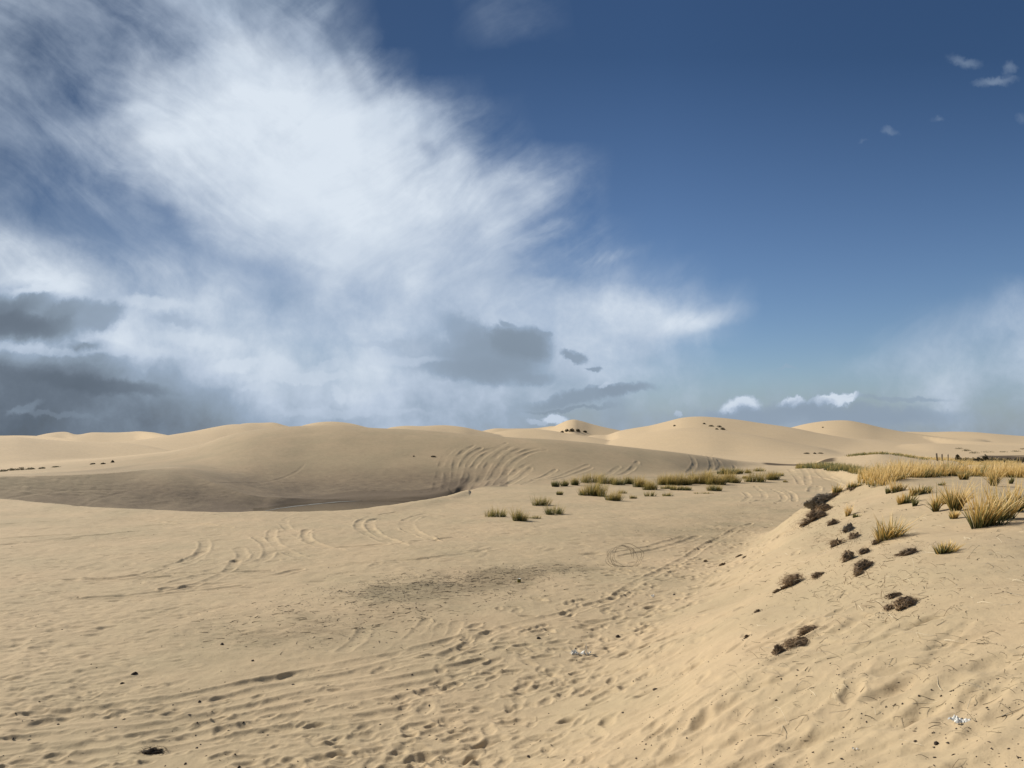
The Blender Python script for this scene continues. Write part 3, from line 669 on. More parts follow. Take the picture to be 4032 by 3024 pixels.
# bushy clumps on the flat
GM = 'grass clumps on the sand flat below the main dune'
mid = [
 (1948, 2035, 36, 90, 'isolated green tuft farthest left on the sand flat', .4), (2048, 2050, 42, 64, 'green tuft with a thin shadow, second from the left on the flat', .4),
 (2130, 1990, 40, 74, 'dark rounded tuft behind and above a grey-green one', .5), (2182, 2026, 38, 74, 'grey-green tuft with a long thin shadow to its right', .2),
 (2203, 1949, 18, 26, 'tiny sprig alone on sand between the lone tufts and the golden clump', .1), (2105, 2042, 16, 44, 'faint dry sprigs just right of the second tuft', .3),
 (2187, 1916, 24, 32, 'small green tuft at the left end of the grass band', .2), (2222, 1914, 27, 36, 'green and gold tuft second in the grass band from its left end', .45), (2263, 1911, 30, 42, 'green tuft third in the grass band from its left end', .4),
 (2326, 1899, 36, 96, 'wide amber clump topping the left half of the grass band', .85), (2338, 1952, 52, 100, 'bright amber clump jutting forward from the band, the largest there', .92), (2416, 1970, 34, 66, 'amber and green tuft low in front, right of the largest amber clump', .6),
 (2385, 1905, 30, 60, 'green clump right of the amber top of the band', .35), (2430, 1909, 28, 56, 'dull green clump in the middle of the grass band', .4), (2474, 1906, 28, 50, 'green-gold clump left of the long golden hedge', .5),
 (2452, 1943, 14, 34, 'low dark green tuft on sand below the middle of the band', .05), (2493, 1963, 14, 26, 'small dark tuft between two low mounds below the band', .1),
 (2520, 1918, 36, 60, 'golden clump leaning right at the left end of the long hedge', .75), (2556, 1929, 34, 60, 'golden-brown clump low at the left end of the long hedge', .7), (2560, 1954, 22, 48, 'bright olive tuft alone under the left end of the hedge', .4),
 (2612, 1909, 38, 62, 'amber clump, first of the long golden hedge', .8), (2650, 1911, 38, 62, 'amber clump, second of the long golden hedge', .8), (2690, 1910, 40, 62, 'amber clump with green base, third of the long golden hedge', .78),
 (2728, 1905, 40, 62, 'pale amber clump, fourth of the long golden hedge', .85), (2768, 1904, 42, 62, 'tallest pale clump, fifth of the long golden hedge', .9), (2806, 1908, 40, 62, 'gold clump with dark base, sixth of the long golden hedge', .85), (2838, 1909, 32, 44, 'brown clump closing the long golden hedge at its right', .7),
 (2866, 1900, 32, 56, 'orange-gold clump right of the long hedge', .85), (2894, 1902, 26, 44, 'dark gold clump with a shadow, right of the orange-gold one', .7),
 (2627, 1925, 16, 44, 'low grey-green tuft below the first hedge clump', .1), (2665, 1929, 18, 48, 'low olive tuft below the second hedge clump', .2), (2700, 1930, 16, 40, 'low green tuft below the third hedge clump', .1),
 (2811, 1932, 22, 54, 'dark bluish-green tuft below the right half of the hedge', 0.), (2627, 1953, 14, 36, 'small brown sprigs on sand below the low green tufts', .5), (2770, 1944, 8, 60, 'flat faint sprigs on sand near the bluish-green tuft', .3),
 (2866, 1867, 24, 78, 'dark green bush behind the hedge', .05), (2911, 1865, 18, 30, 'small dark sprigs right of the dark green bush', .05),
 (2946, 1863, 15, 28, 'small amber tuft above the pale golden bush', .6), (2970, 1897, 36, 78, 'pale golden bush alone right of the hedge', .75), (2931, 1884, 10, 22, 'tiny tuft left of the pale golden bush', .4),
 (2990, 1856, 14, 46, 'low dark row of grass upslope of the pale golden bush', .3), (3042, 1889, 28, 56, 'pale bush with a dark base, right of the pale golden bush', .6), (3070, 1874, 12, 34, 'low dark tuft at the far right of the flat', .2), (3092, 1899, 7, 14, 'single tiny tuft right of all others on the flat', .1),
]
for (u, v, h, w_, lab, gd) in mid:
    tuft(u, v, h*1.75, w_*1.15, lab, 'mid' if gd > .25 else 'dull', GM, (.35 if h < 15 else .6 if h < 24 else 1.15)*(1 if w_ > 50 else .75), gd, splay=.55, rmin=24.)

def field(name, label, u0, u1, rf, rb, count, per, h, gold, seed, w, mats=None, spread=.16, edge=None, lean=(.16, -.03), cat_='grass'):
    """uncountable grass between two ranges (functions of azimuth), one object"""
    rng = np.random.RandomState(seed)
    parts = [[], []]
    a0, a1 = uaz(u0), uaz(u1)
    for k in range(count):
        a = a0+(a1-a0)*rng.rand(); f = rng.rand()
        r0, r1 = rf(a), rb(a)
        r = r0+(r1-r0)*f**1.1
        x, y = r*math.sin(a), r*math.cos(a)
        if edge and not edge(x, y, f, rng): continue
        nz_ = float(vnoise(np.array([x*.9]), np.array([y*.9]), seed)[0])+.5
        if nz_ < .27 and rng.rand() < .8: continue
        hs = h*(.5+.5*rng.rand())*(.6+.3*min(1, f*4+.2)+.5*nz_)
        z = zat(x, y)-.02
        g_ = rng.rand() < gold
        V, Fq, T, Rn = blade_arrays(per, hs, spread, spread, rng, (lean[0]+rng.randn()*.10, lean[1]+rng.randn()*.06), .22, w, .45, .7, seg=3)
        V = V+np.array([x, y, z]); Rn = Rn*.6+rng.rand()*.4
        parts[0 if g_ else 1].append((V, Fq, T, Rn))
    mt = mats or (M_straw, M_green)
    V, Fq, T, Rn = cat(parts[0]+parts[1])
    o = mesh_obj(name, V, Fq, mt[0], attrs={'t': T, 'rnd': Rn})
    o.data.materials.append(mt[1])
    n0 = sum(len(p[1]) for p in parts[0]); mi = np.zeros(len(Fq), np.int32); mi[n0:] = 1
    o.data.polygons.foreach_set('material_index', mi)
    tag(o, label, cat_, kind='stuff'); return o
fpts = [(3385, 1898), (3405, 1912), (3470, 1918), (3520, 1900), (3600, 1884), (3750, 1874), (4032, 1868), (4300, 1868)]
fr = [(pix(u, v)[0], min(26.5, ground(u, v, 12.)[2])) for u, v in fpts]
rf = lambda a: float(np.interp(a, [p[0] for p in fr], [p[1] for p in fr]))
field('golden_dune_grass', 'dense strip of golden wind-bent dune grass along the top of the near mound', 3392, 4300, rf, lambda a: rf(a)+7.5, 820, 24, .66, .9, 501, .019, spread=.17)
field('golden_far_grass', 'thin golden grass cover behind the fence posts', 3480, 3990, lambda a: 92., lambda a: 118., 520, 14, .45, .95, 502, .05, spread=.5)
field('ridge_grass', 'olive and amber grass covering the low ridge behind the mound', 3140, 3420, lambda a: float(np.interp(a, [uaz(3140), uaz(3250), uaz(3340), uaz(3420)], [72, 64, 56, 50])), lambda a: float(np.interp(a, [uaz(3140), uaz(3220), uaz(3340), uaz(3420)], [77, 74, 66, 58])), 330, 30, .62, .45, 503, .035, mats=(M_amber, M_dull), spread=.35)
def crestgrass(x, y, f, rng): return True
field('crest_grass', 'thin line of dark grass along the crest of the low sand hill', 3340, 3640, lambda a: 85.5, lambda a: 89., 150, 14, .34, .5, 504, .045, mats=(M_amber, M_dull), spread=.4)

# scrub: leafy low bushes made of many small leaf faces
def leafy(rng, n, rx, ry, rz, s, cx=0, cy=0):
    d = rng.randn(n, 3); d /= np.linalg.norm(d, axis=1)[:, None]; rad = rng.rand(n)**.4
    p = d*rad[:, None]*np.array([rx, ry, rz]); p[:, 2] = np.abs(p[:, 2]); p += np.array([cx, cy, 0])
    a = rng.randn(n, 3); a /= np.linalg.norm(a, axis=1)[:, None]; b = np.cross(a, rng.randn(n, 3)); b /= np.linalg.norm(b, axis=1)[:, None]
    sz = s*(.6+.8*rng.rand(n))[:, None]
    V = np.stack([p-a*sz, p-b*sz*.5, p+a*sz, p+b*sz*.5], 1).reshape(-1, 3)
    return V, np.arange(n*4).reshape(n, 4)
def bush(u, v, wpx, hpx, label, group, mat=None, rmin=90., n=260, name='scrub_bush'):
    _k[0] += 1; rng = np.random.RandomState(3000+_k[0])
    x, y, z, r = place(u, v, rmin); rx = wpx/F*r*.5; rz = hpx/F*r
    root = empty(name, (x, y, z-.03)); tag(root, label, 'bush', group)
    V, Fq = leafy(rng, n, rx, rx*.7, rz, max(.05, rz*.16)); mesh_obj('foliage', V, Fq, mat or M_leafd, parent=root, smooth=False)
    S = []
    for k in range(7):
        th = rng.rand()*6.28; e = np.array([math.cos(th)*rx*.6, math.sin(th)*rx*.4, rz*.7]); w_ = np.array([.012+rz*.02, 0, 0])
        S += [-w_, w_, e+w_*.4, e-w_*.4]
    mesh_obj('stem', np.array(S), np.arange(28).reshape(7, 4), M_twig, parent=root, smooth=False)
GB = 'dark scrub bushes on the far dunes'
for u, v, w_, h, lab in [
 (2214, 1703, 16, 8, 'leftmost dark bush under the pointed far peak'), (2232, 1699, 18, 11, 'dark bush second from left under the pointed far peak'), (2252, 1699, 22, 13, 'largest dark bush under the pointed far peak'), (2276, 1700, 20, 12, 'dark bush right of the largest one under the peak'), (2304, 1703, 16, 10, 'dark bush set apart at the right under the peak'),
 (2773, 1670, 12, 6, 'small dark bush highest on the big right dune'), (2800, 1679, 22, 7, 'dark bush at the left of the cluster on the big right dune'), (2832, 1682, 20, 8, 'dark bush in the middle of the cluster on the big right dune'), (2846, 1692, 20, 9, 'dark bush lowest in the cluster on the big right dune'), (2822, 1691, 14, 6, 'small dark bush low in the middle of the cluster'), (2656, 1678, 12, 6, 'single faint bush on the left shoulder of the big right dune'),
 (3176, 1787, 24, 6, 'left bush of the flat trio below the right dunes'), (3208, 1787, 12, 6, 'middle bush of the flat trio below the right dunes'), (3230, 1786, 22, 5, 'right bush of the flat trio below the right dunes'),
 (3240, 1684, 8, 4, 'tiny bush beside the pale hollow on the far right dune')]:
    bush(u, v, w_, h, lab, GB)
GL = 'low scrub on the left sand flat'
for u, v, w_, h, lab in [(14, 1856, 30, 8, 'darkest low scrub at the left frame edge'), (48, 1852, 36, 9, 'low scrub second from the left frame edge'), (85, 1850, 34, 10, 'green low scrub in the middle of the left line'), (122, 1848, 30, 7, 'low scrub right of the green one'), (165, 1845, 26, 6, 'thin scrub near the right end of the left line'), (222, 1839, 34, 4, 'faint scrub ending the left line'),
 (366, 1828, 20, 5, 'left dark tuft of three on the smooth left dune'), (406, 1827, 20, 6, 'middle dark tuft of three on the smooth left dune'), (443, 1821, 12, 9, 'right upright tuft of three on the smooth left dune')]:
    bush(u, v, w_, h, lab, GL, M_leafg if u < 300 else M_leafd, rmin=60., n=160)
for u, v, w_, h, lab in [(1706, 1798, 22, 6, 'small dark sprig on the face of the main dune'), (1629, 1797, 6, 4, 'tiny sprig left of the small one on the main dune face')]:
    bush(u, v, w_, h, lab, 'sprigs on the main dune face', M_leafd, rmin=50., n=70)
GH = 'dark brown bushes along the edge of the far field'
for k, (u, v, w_, h) in enumerate([(3772, 1816, 18, 24), (3790, 1817, 22, 14), (3810, 1817, 24, 15), (3832, 1817, 22, 14), (3854, 1817, 24, 16), (3880, 1817, 24, 24), (3908, 1818, 28, 15), (3940, 1818, 28, 14), (3972, 1818, 28, 14), (4004, 1818, 28, 13), (4030, 1818, 26, 14)]):
    lab = ['tallest dark bush at the left end of the far field edge', 'dark brown bush second from the left along the far field edge', 'dark brown bush third from the left along the far field edge', 'dark brown bush fourth from the left along the far field edge',
           'dark brown bush left of the second tall one at the field edge', 'second tall dark bush in the row at the far field edge', 'dark brown bush right of the second tall one at the field edge', 'dark brown bush partly behind golden blades at the field edge',
           'dark brown bush third from the right at the field edge', 'dark brown bush second from the right at the field edge', 'dark brown bush at the right end of the field edge'][k]
    bush(u, v, w_, h, lab, GH, M_leafd, rmin=80., n=170)
GE = 'grassy hummocks bordering the brown field'
for u, v, w_, h, lab in [(3776, 1768, 30, 6, 'grassy hummock at the upper tip of the field border'), (3806, 1776, 30, 8, 'hummock second along the descending field border'), (3836, 1785, 36, 8, 'hummock lowest on the descending field border'), (3890, 1781, 50, 6, 'straw-coloured hummock on the upper field border'), (3950, 1780, 30, 4, 'small hummock in the middle of the upper field border'), (4000, 1778, 34, 5, 'hummock near the right end of the upper field border'), (4025, 1769, 24, 4, 'hummock set higher at the right frame edge')]:
    bush(u, v, w_, h, lab, GE, M_leafg, rmin=95., n=150, name='hummock_bush')

# fence posts
for k, (u, v0, v1, lab) in enumerate([(3690, 1787, 1810, 'leftmost and tallest of the three old fence posts'), (3710, 1790, 1810, 'middle of the three old fence posts'), (3733, 1792, 1811, 'rightmost and thinnest of the three old fence posts')]):
    x, y, z, r = place(u, 1815, 60.); h = (v1-v0+3)/F*r; rad = [.075, .065, .05][k]; V = []
    for q, (tz, sc_) in enumerate(((-.3, 1.), (.5*h, 1.03), (h*.97, .96), (h, .7))):
        for j in range(8):
            th = j*math.pi/4; V.append((math.cos(th)*rad*sc_+tz*.04*(k-1), math.sin(th)*rad*sc_, tz+(.02*math.cos(th) if q == 3 else 0)))
    Fq = [(q*8+j, q*8+(j+1) % 8, q*8+8+(j+1) % 8, q*8+8+j) for q in range(3) for j in range(8)]+[(24, 25, 26, 27), (24, 27, 28, 31), (28, 29, 30, 31)]
    o = mesh_obj('fence_post', V, Fq, M_wood, loc=(x, y, z)); tag(o, lab, 'post', 'fence posts beyond the mound')

# root clods: a lumpy soil core wrapped in curly fibres
def lump(rng, rx, ry, rz, nu=22, nv=12, rough=.3):
    th = np.linspace(0, 2*math.pi, nu, endpoint=False); ph = np.linspace(-.35, math.pi/2, nv)
    T, P = np.meshgrid(th, ph)
    sx_, sy_ = rng.rand()*50, rng.rand()*50
    k_ = 1+rough*fbm(np.cos(T)*2.4+sx_, np.sin(T)*2.4+P*2.2+sy_, 4, 5)*2
    V = np.stack([np.cos(T)*np.cos(P)*rx*k_, np.sin(T)*np.cos(P)*ry*k_, np.sin(P)*rz*k_], -1).reshape(-1, 3)
    idx = np.arange(nu*nv).reshape(nv, nu)
    Fq = np.stack([idx[:-1], np.roll(idx[:-1], -1, 1), np.roll(idx[1:], -1, 1), idx[1:]], -1).reshape(-1, 4)
    return V, Fq
def fibres(rng, n, rx, ry, rz, w, ln=.9, lift=1.05):
    V = []; Fq = []; o = 0; seg = 6
    for k in range(n):
        th = rng.rand()*6.28; ph = math.asin(rng.rand()**.8)
        d = np.array([math.cos(th)*math.cos(ph), math.sin(th)*math.cos(ph), math.sin(ph)])
        v = rng.randn(3); v -= v.dot(d)*d; v /= np.linalg.norm(v)
        step = ln/seg*(.5+rng.rand()*1.3); q = d*lift*(.8+.45*rng.rand())
        wv = rng.randn(3); wv /= np.linalg.norm(wv); ww = w*(.5+rng.rand())
        for s_ in range(seg+1):
            p = q*np.array([rx, ry, rz]); p[2] = max(p[2], -.01)
            e = wv*ww*(1-.6*s_/seg); V += [p-e, p+e]
            v = v+rng.randn(3)*.45; v -= v.dot(d)*d*.6; v /= np.linalg.norm(v)+1e-6; q = q+v*step
            q[2] = max(q[2], 0.0)
            nq = np.linalg.norm(q)
            if nq > 1.7: q *= 1.6/nq
        for s_ in range(seg): Fq.append((o+2*s_, o+2*s_+1, o+2*s_+3, o+2*s_+2))
        o += 2*(seg+1)
    return np.array(V), np.array(Fq)
GR = 'torn clods of roots on the slope of the mound'
def clod(u, v, wpx, hpx, label, core='brown', rot=.5, nf=170, flat=1.0, rmin=4.0):
    _k[0] += 1; rng = np.random.RandomState(5000+_k[0])
    x, y, z, r = place(u, v+hpx*.15, rmin)
    rx = max(wpx, hpx*1.1)/F*r*.62; ry = rx*.42; rz = hpx/F*r*.42*flat; rot = .35+rot*.6
    root = empty('root_clod', (x, y, z-.012), rot); tag(root, label, 'root clod', GR)
    mc, mf = {'brown': (M_soil, M_fibre), 'dark': (M_soil, M_fibredark), 'grey': (M_soilgrey, M_fibregrey)}[core]
    V, Fq = lump(rng, rx*.78, ry*.78, rz*.8, 34, 14, .85); mesh_obj('soil_core', V, Fq, mc, parent=root)
    V, Fq = fibres(rng, nf, rx, ry, rz, max(.0022, .00017*r)); mesh_obj('root_fibres', V, Fq, mf, parent=root, smooth=False)
    CLODS.append((x, y, rx, r))
CLODS = []
for args in [
 (3258, 1962, 90, 44, 'grey root mat capping the broken tip of the mound', 'grey', .1, 260), (3218, 1988, 84, 56, 'dark grey overhanging root mat at the broken tip', 'grey', .3, 260), (3250, 2004, 70, 40, 'brown soil clod under the grey root mats', 'brown', .3, 200), (3210, 2032, 80, 56, 'brown root clod low on the broken bank', 'dark', .7, 240), (3176, 2056, 60, 38, 'brown root clod at the foot of the broken bank', 'brown', .6, 180), (3240, 2030, 44, 26, 'small dark clod beside the broken bank', 'dark', .2, 120),
 (3290, 1948, 50, 20, 'dark roots under the pale edge tuft', 'dark', .1, 100), (3358, 1924, 40, 14, 'thin dark edge of roots under the second pale tuft', 'dark', .1, 80),
 (3284, 2058, 42, 34, 'round dark clod just right of the broken bank', 'dark', .2, 150), (3340, 2080, 54, 40, 'grey-brown clod of thin roots up the slope', 'grey', .9, 150), (3300, 2138, 70, 36, 'wide brown clod with a pale root beside it', 'brown', .2, 200), (3362, 2112, 52, 40, 'brown clod below the grey-brown one', 'brown', .9, 180),
 (3338, 2195, 64, 60, 'loose brown spray of fine roots', 'brown', .8, 220), (3404, 2172, 54, 36, 'dark crumbly clod above the largest dark one', 'dark', .6, 170), (3402, 2228, 90, 56, 'largest dark clod in the middle of the slope', 'dark', .75, 300), (3384, 2258, 50, 34, 'brown roots hanging under the largest dark clod', 'brown', .6, 160),
 (3456, 2132, 48, 26, 'black clod tucked under the round spiky clump', 'dark', .4, 130), (3585, 2174, 66, 38, 'black clod with pale twigs, right of the spiky clump', 'dark', .1, 220), (3545, 2182, 40, 14, 'flat dark crumbs left of the black clod', 'dark', .1, 80),
 (3124, 2288, 88, 66, 'big round brown root ball on the lower slope', 'brown', .3, 420), (3062, 2326, 34, 20, 'small dark clod left of the big round root ball', 'dark', .5, 90), (3222, 2264, 62, 30, 'slanting clod right of the big round root ball', 'dark', .8, 150),
 (3524, 2344, 52, 30, 'dark clod above the broad brown one', 'dark', .2, 160), (3570, 2374, 84, 56, 'broad brown clod with dark holes, right of centre slope', 'brown', .3, 380), (3502, 2390, 46, 30, 'dark clod touching the left side of the broad brown one', 'dark', .9, 150),
 (3190, 2478, 76, 38, 'upper brown ball of the lowest pair of root clods', 'brown', .4, 300), (3138, 2532, 92, 54, 'lowest and largest brown ball of fine roots', 'brown', .3, 460), (3066, 2562, 26, 54, 'dark strand trailing from the lowest root ball', 'dark', 1.0, 110),
 (2983, 2406, 22, 20, 'small dark clod alone on the left lower slope', 'dark', .4, 70), (2944, 2504, 24, 18, 'small brown clod below the lone small one', 'brown', .3, 70), (2778, 2210, 18, 16, 'tiny clod at the left foot of the slope', 'dark', .3, 60), (2846, 2222, 30, 18, 'small dark clod right of the tiny one at the foot', 'dark', .6, 70), (2912, 2188, 24, 14, 'left clod of a small dark pair at the foot of the slope', 'dark', .3, 60), (2932, 2193, 18, 12, 'right clod of a small dark pair at the foot of the slope', 'dark', .3, 50)]:
    clod(*args)
# dark heap at the bottom left
def heap():
    rng = np.random.RandomState(77); x, y, z, r = place(600, 2962, 4.)
    root = empty('root_heap', (x, y, z-.008), .25); tag(root, 'small heap of black crumbs and curled roots at the bottom left', 'root heap')
    V, Fq = lump(rng, .085, .055, .035, rough=.5); mesh_obj('dark_crumbs', V, Fq, M_crumb, parent=root)
    V, Fq = fibres(rng, 90, .13, .08, .045, .0018); mesh_obj('curled_roots', V, Fq, M_twig, parent=root, smooth=False)
heap()

# tangled wiry ring on the flat
def ring():
    rng = np.random.RandomState(5); x, y, z, r = place(2455, 2232, 12.)
    V = []; Fq = []; o = 0
    for k in range(9):
        R_ = .36*(.7+.35*rng.rand()); cx_, cz_ = rng.randn()*.07, .27+rng.randn()*.05; a0 = rng.rand()*6.28; ex = math.radians(rng.uniform(100, 330)); tilt = rng.uniform(-1.2, 1.2)
        n_ = 26; ph = rng.rand()*6
        for i in range(n_):
            a = a0+ex*i/(n_-1); rr2 = R_*(1+.06*math.sin(5*a+ph)); px, pz = math.cos(a)*rr2, math.sin(a)*rr2*.72
            p = np.array([cx_+px*math.cos(tilt*.6), px*math.sin(tilt*.6), max(.005, cz_+pz)]); d = .0035
            V += [p+np.array([-d, 0, -d]), p+np.array([d, 0, -d*.2]), p+np.array([0, 0, d])]
        for i in range(n_-1):
            for j in range(3): Fq.append((o+3*i+j, o+3*i+(j+1) % 3, o+3*i+3+(j+1) % 3, o+3*i+3+j))
        o += 3*n_
    o_ = mesh_obj('tumbleweed', V, Fq, M_fibregrey, loc=(x, y, z)); tag(o_, 'see-through tangle of thin curled stems standing on the flat', 'tumbleweed')
ring()

# white scraps
def scrap(u, v, size, label, name, strips, seed, mat, zh=.5):
    rng = np.random.RandomState(seed); x, y, z, r = place(u, v, 3.0)
    parts = []
    for k in range(strips):
        n_ = 9; a = rng.rand()*6.28; p = np.array([rng.randn()*.22, rng.randn()*.12, .08]); P = []
        for i in range(n_):
            P.append(p.copy()); a += rng.randn()*.6; p = p+np.array([math.cos(a), math.sin(a)*.6, 0])*.14; p[2] = .06+zh*abs(rng.randn())*.22*(1 if 1 < i < 7 else .3)
        P = np.array(P)*size; wv = np.array([.3, .5, .5])*size*.16
        top = [];
        for i, q in enumerate(P):
            s_ = .5+.5*math.sin(math.pi*i/(n_-1)); e = wv*s_*(1+.4*rng.randn())
            top += [q-e, q+e, q+e*.9-np.array([0, 0, size*.03]), q-e*.9-np.array([0, 0, size*.03])]
        V = np.array(top); Fq = [(4*i+j, 4*i+(j+1) % 4, 4*i+4+(j+1) % 4, 4*i+4+j) for i in range(n_-1) for j in range(4)]
        parts.append((V, np.array(Fq), np.zeros(len(V)), np.zeros(len(V))))
    V, Fq, _, _ = cat(parts)
    o = mesh_obj(name, V, Fq, mat, loc=(x, y, z+.004), smooth=False); tag(o, label, 'litter'); return o
scrap(3782, 2846, .085, 'crumpled bright white scrap on sand at the lower right', 'crumpled_scrap', 7, 3, M_white)
scrap(2272, 2578, .14, 'crumpled white plastic with an upright peak among the footprints', 'plastic_scrap', 6, 8, M_white, 1.3)
scrap(2575, 2350, .11, 'white curved feather lying on the foot of the slope', 'feather', 2, 12, M_white, .8)
scrap(3362, 2950, .035, 'small white chip near the bottom, left of the crumpled scrap', 'white_chip', 2, 14, M_white)
scrap(1732, 2998, .05, 'tiny white bits among the footprints at the bottom', 'white_fragments', 2, 16, M_pale)

# olive can
def can():
    x, y, z, r = place(2044, 2293, 10.); rad, h = .036, .085; prof_ = [(0, 0), (.9, 0), (1, .05), (1, .9), (.85, 1.0), (.85, .985), (0, .985)]; V = []; nn = 16
    root = empty('drink_can', (x, y, z-.008)); tag(root, 'small olive-yellow can standing upright on the flat', 'can')
    for a_, b_ in prof_:
        for j in range(nn): V.append((math.cos(j*2*math.pi/nn)*rad*a_, math.sin(j*2*math.pi/nn)*rad*a_, b_*h))
    Fq = [(q*nn+j, q*nn+(j+1) % nn, q*nn+nn+(j+1) % nn, q*nn+nn+j) for q in range(2, 4) for j in range(nn)]
    mesh_obj('can_body', V, Fq+[(q*nn+j, q*nn+(j+1) % nn, q*nn+nn+(j+1) % nn, q*nn+nn+j) for q in range(0, 2) for j in range(nn)], M_bottle, parent=root)
    mesh_obj('can_lid', V, [(q*nn+j, q*nn+(j+1) % nn, q*nn+nn+(j+1) % nn, q*nn+nn+j) for q in range(4, 6) for j in range(nn)], M_white, parent=root)
can()

# single dark pellets and stones
GP = 'dark lumps of peat and dung lying on the sand'
for u, v, s_, lab in [(2654, 2343, 12, 'black oblong lump above the footprints at the foot of the slope'), (874, 2538, 14, 'round black pellet alone on the left flat'), (481, 2692, 12, 'black lump on the left flat above the tracks'), (530, 2655, 18, 'flat dark lump in the left flat, widest there'), (995, 2603, 12, 'dark lump left of the lower track bundle'), (785, 2764, 12, 'dark lump on the edge of the track bundle'),
   (2474, 2390, 7, 'small black pellet beside the feather prints'), (2120, 2514, 14, 'dark lump in the band of footprints left of the plastic'), (2432, 2508, 16, 'black lump beside a deep print right of the plastic'), (2580, 2716, 14, 'black lump at the edge of a footprint in the lower centre'), (3681, 2984, 9, 'round black pellet at the bottom right'), (3686, 2928, 18, 'short thick dark stick lump below the white scrap'), (3618, 2740, 8, 'black pellet upslope of the white scrap'), (775, 2946, 10, 'black pellet right of the dark root heap')]:
    _k[0] += 1; rng = np.random.RandomState(7000+_k[0]); x, y, z, r = place(u, v, 3.0); q = s_/F*r*.5
    V, Fq = lump(rng, q*1.25, q*.8, q*.85, 12, 7, .22); o = mesh_obj('peat_lump', V, Fq, M_crumb, loc=(x, y, z)); o.rotation_euler.z = rng.rand()*3; tag(o, lab, 'lump', GP)

# uncountable litter: crumbs, twigs, bleached straws
def crumbs(pts, sizes, rng, flat=.6):
    n_ = len(pts); O = np.array([(1, 0, 0), (0, 1, 0), (-1, 0, 0), (0, -1, 0), (0, 0, 1), (0, 0, -1)], float)
    sc3 = sizes[:, None]*np.stack([.7+.9*rng.rand(n_), .5+.6*rng.rand(n_), flat*(.5+.6*rng.rand(n_))], -1)
    a = rng.rand(n_)*3.14; c, s = np.cos(a), np.sin(a)
    P = O[None]*sc3[:, None, :]; P = P*(1+.35*rng.randn(n_, 6, 1))
    V = np.stack([P[..., 0]*c[:, None]-P[..., 1]*s[:, None], P[..., 0]*s[:, None]+P[..., 1]*c[:, None], P[..., 2]], -1)+pts[:, None, :]
    T = np.array([(0, 1, 4), (1, 2, 4), (2, 3, 4), (3, 0, 4), (1, 0, 5), (2, 1, 5), (3, 2, 5), (0, 3, 5)])
    return V.reshape(-1, 3), (T[None]+np.arange(n_)[:, None, None]*6).reshape(-1, 3)
def on_ground(x, y, up=0.0): return np.stack([x, y, zat_many(x, y)+up], -1)
def scatter_px(rng, n_, u0, u1, v0, v1, keep=None):
    out = []
    while len(out) < n_:
        u = rng.uniform(u0, u1); v = rng.uniform(v0, v1)
        if keep and not keep(u, v, rng): continue
        x, y, r = ground(u, v, 2.9)
        if r < 60: out.append((x, y, r))
    return np.array(out)
rng = np.random.RandomState(42)
def near_line(pl, n_, sd_):
    P = np.array(pl); L = np.concatenate([[0], np.cumsum(np.hypot(*np.diff(P, axis=0).T))]); q = rng.rand(n_)*L[-1]
    x = np.interp(q, L, P[:, 0]); y = np.interp(q, L, P[:, 1]); return x+rng.randn(n_)*sd_, y+rng.randn(n_)*sd_*.8
slope = lambda u, v, rg: (u-2500)*.7+(v-2050)*.25 > 130 or rg.rand() < .15
S1 = scatter_px(rng, 1000, 2500, 4100, 2080, 3080, slope)
S2 = scatter_px(rng, 700, -50, 2600, 2040, 3080)
cl_ = []
for k in range(70):     # small drifts of crumbs
    c0 = S1[rng.randint(len(S1))]; m_ = rng.randint(4, 16); th = .5+rng.randn()*.3; tt_ = rng.randn(m_)*.12
    cl_ += [(c0[0]+math.cos(th)*t+rng.randn()*.03, c0[1]+math.sin(th)*t+rng.randn()*.03, c0[2]) for t in tt_]
for (cx0, cy0, rx0, r0) in CLODS:
    for q_ in range(int(26+rx0*220)):
        a0_ = rng.randn()*rx0*1.5; b0_ = rng.randn()*rx0*.55; cl_.append((cx0+a0_*.75-b0_*.66-rx0*.3, cy0+a0_*.66+b0_*.75-rx0*.3, r0))
BK = gpoly([(3300, 1935), (3235, 1975), (3200, 2040), (3290, 2080), (3345, 2140), (3330, 2190), (3420, 2190), (3390, 2260), (3470, 2320), (3560, 2380), (3480, 2440), (3400, 2470)])
BP = np.array(BK); BL_ = np.concatenate([[0], np.cumsum(np.hypot(*np.diff(BP, axis=0).T))])
qb = rng.rand(2600)*BL_[-1]; bx_ = np.interp(qb, BL_, BP[:, 0])+rng.randn(2600)*.42; by_ = np.interp(qb, BL_, BP[:, 1])+rng.randn(2600)*.42
kb = vnoise(bx_*2.6, by_*2.6, 15)+.5 > .5
cl_ += [(a_, b_, 12.) for a_, b_ in zip(bx_[kb], by_[kb])]
S3 = np.array(cl_)
xa, ya = near_line(P1, 4200, 1.05); xb, yb = near_line(P2, 2400, .55); xc, yc = near_line(P3, 1500, 1.5)
xx = np.concatenate([S1[:, 0], S2[:, 0], S3[:, 0], xa, xb, xc]); yy_ = np.concatenate([S1[:, 1], S2[:, 1], S3[:, 1], ya, yb, yc])
ks = vnoise(xx*2.2, yy_*2.2, 5)+.5
sz = np.concatenate([.003+.0045*rng.rand(len(S1))**3*2, .004+.008*rng.rand(len(S2))**3*2, .0022+.0075*rng.rand(len(S3))**2, .008+.022*rng.rand(len(xa))**2, .009+.026*rng.rand(len(xb))**2, .012+.03*rng.rand(len(xc))**2])
keep = np.concatenate([np.ones(len(S1)+len(S2)+len(S3), bool), (ks > .42)[len(S1)+len(S2)+len(S3):]])
nS = len(S1)+len(S2)+len(S3); ptsA = on_ground(xx, yy_)
kp = keep.copy(); kp[:nS] = False
M_patch = rough_mat('dead plant crumbs', (.085, .062, .035), (.20, .155, .09), 50.)
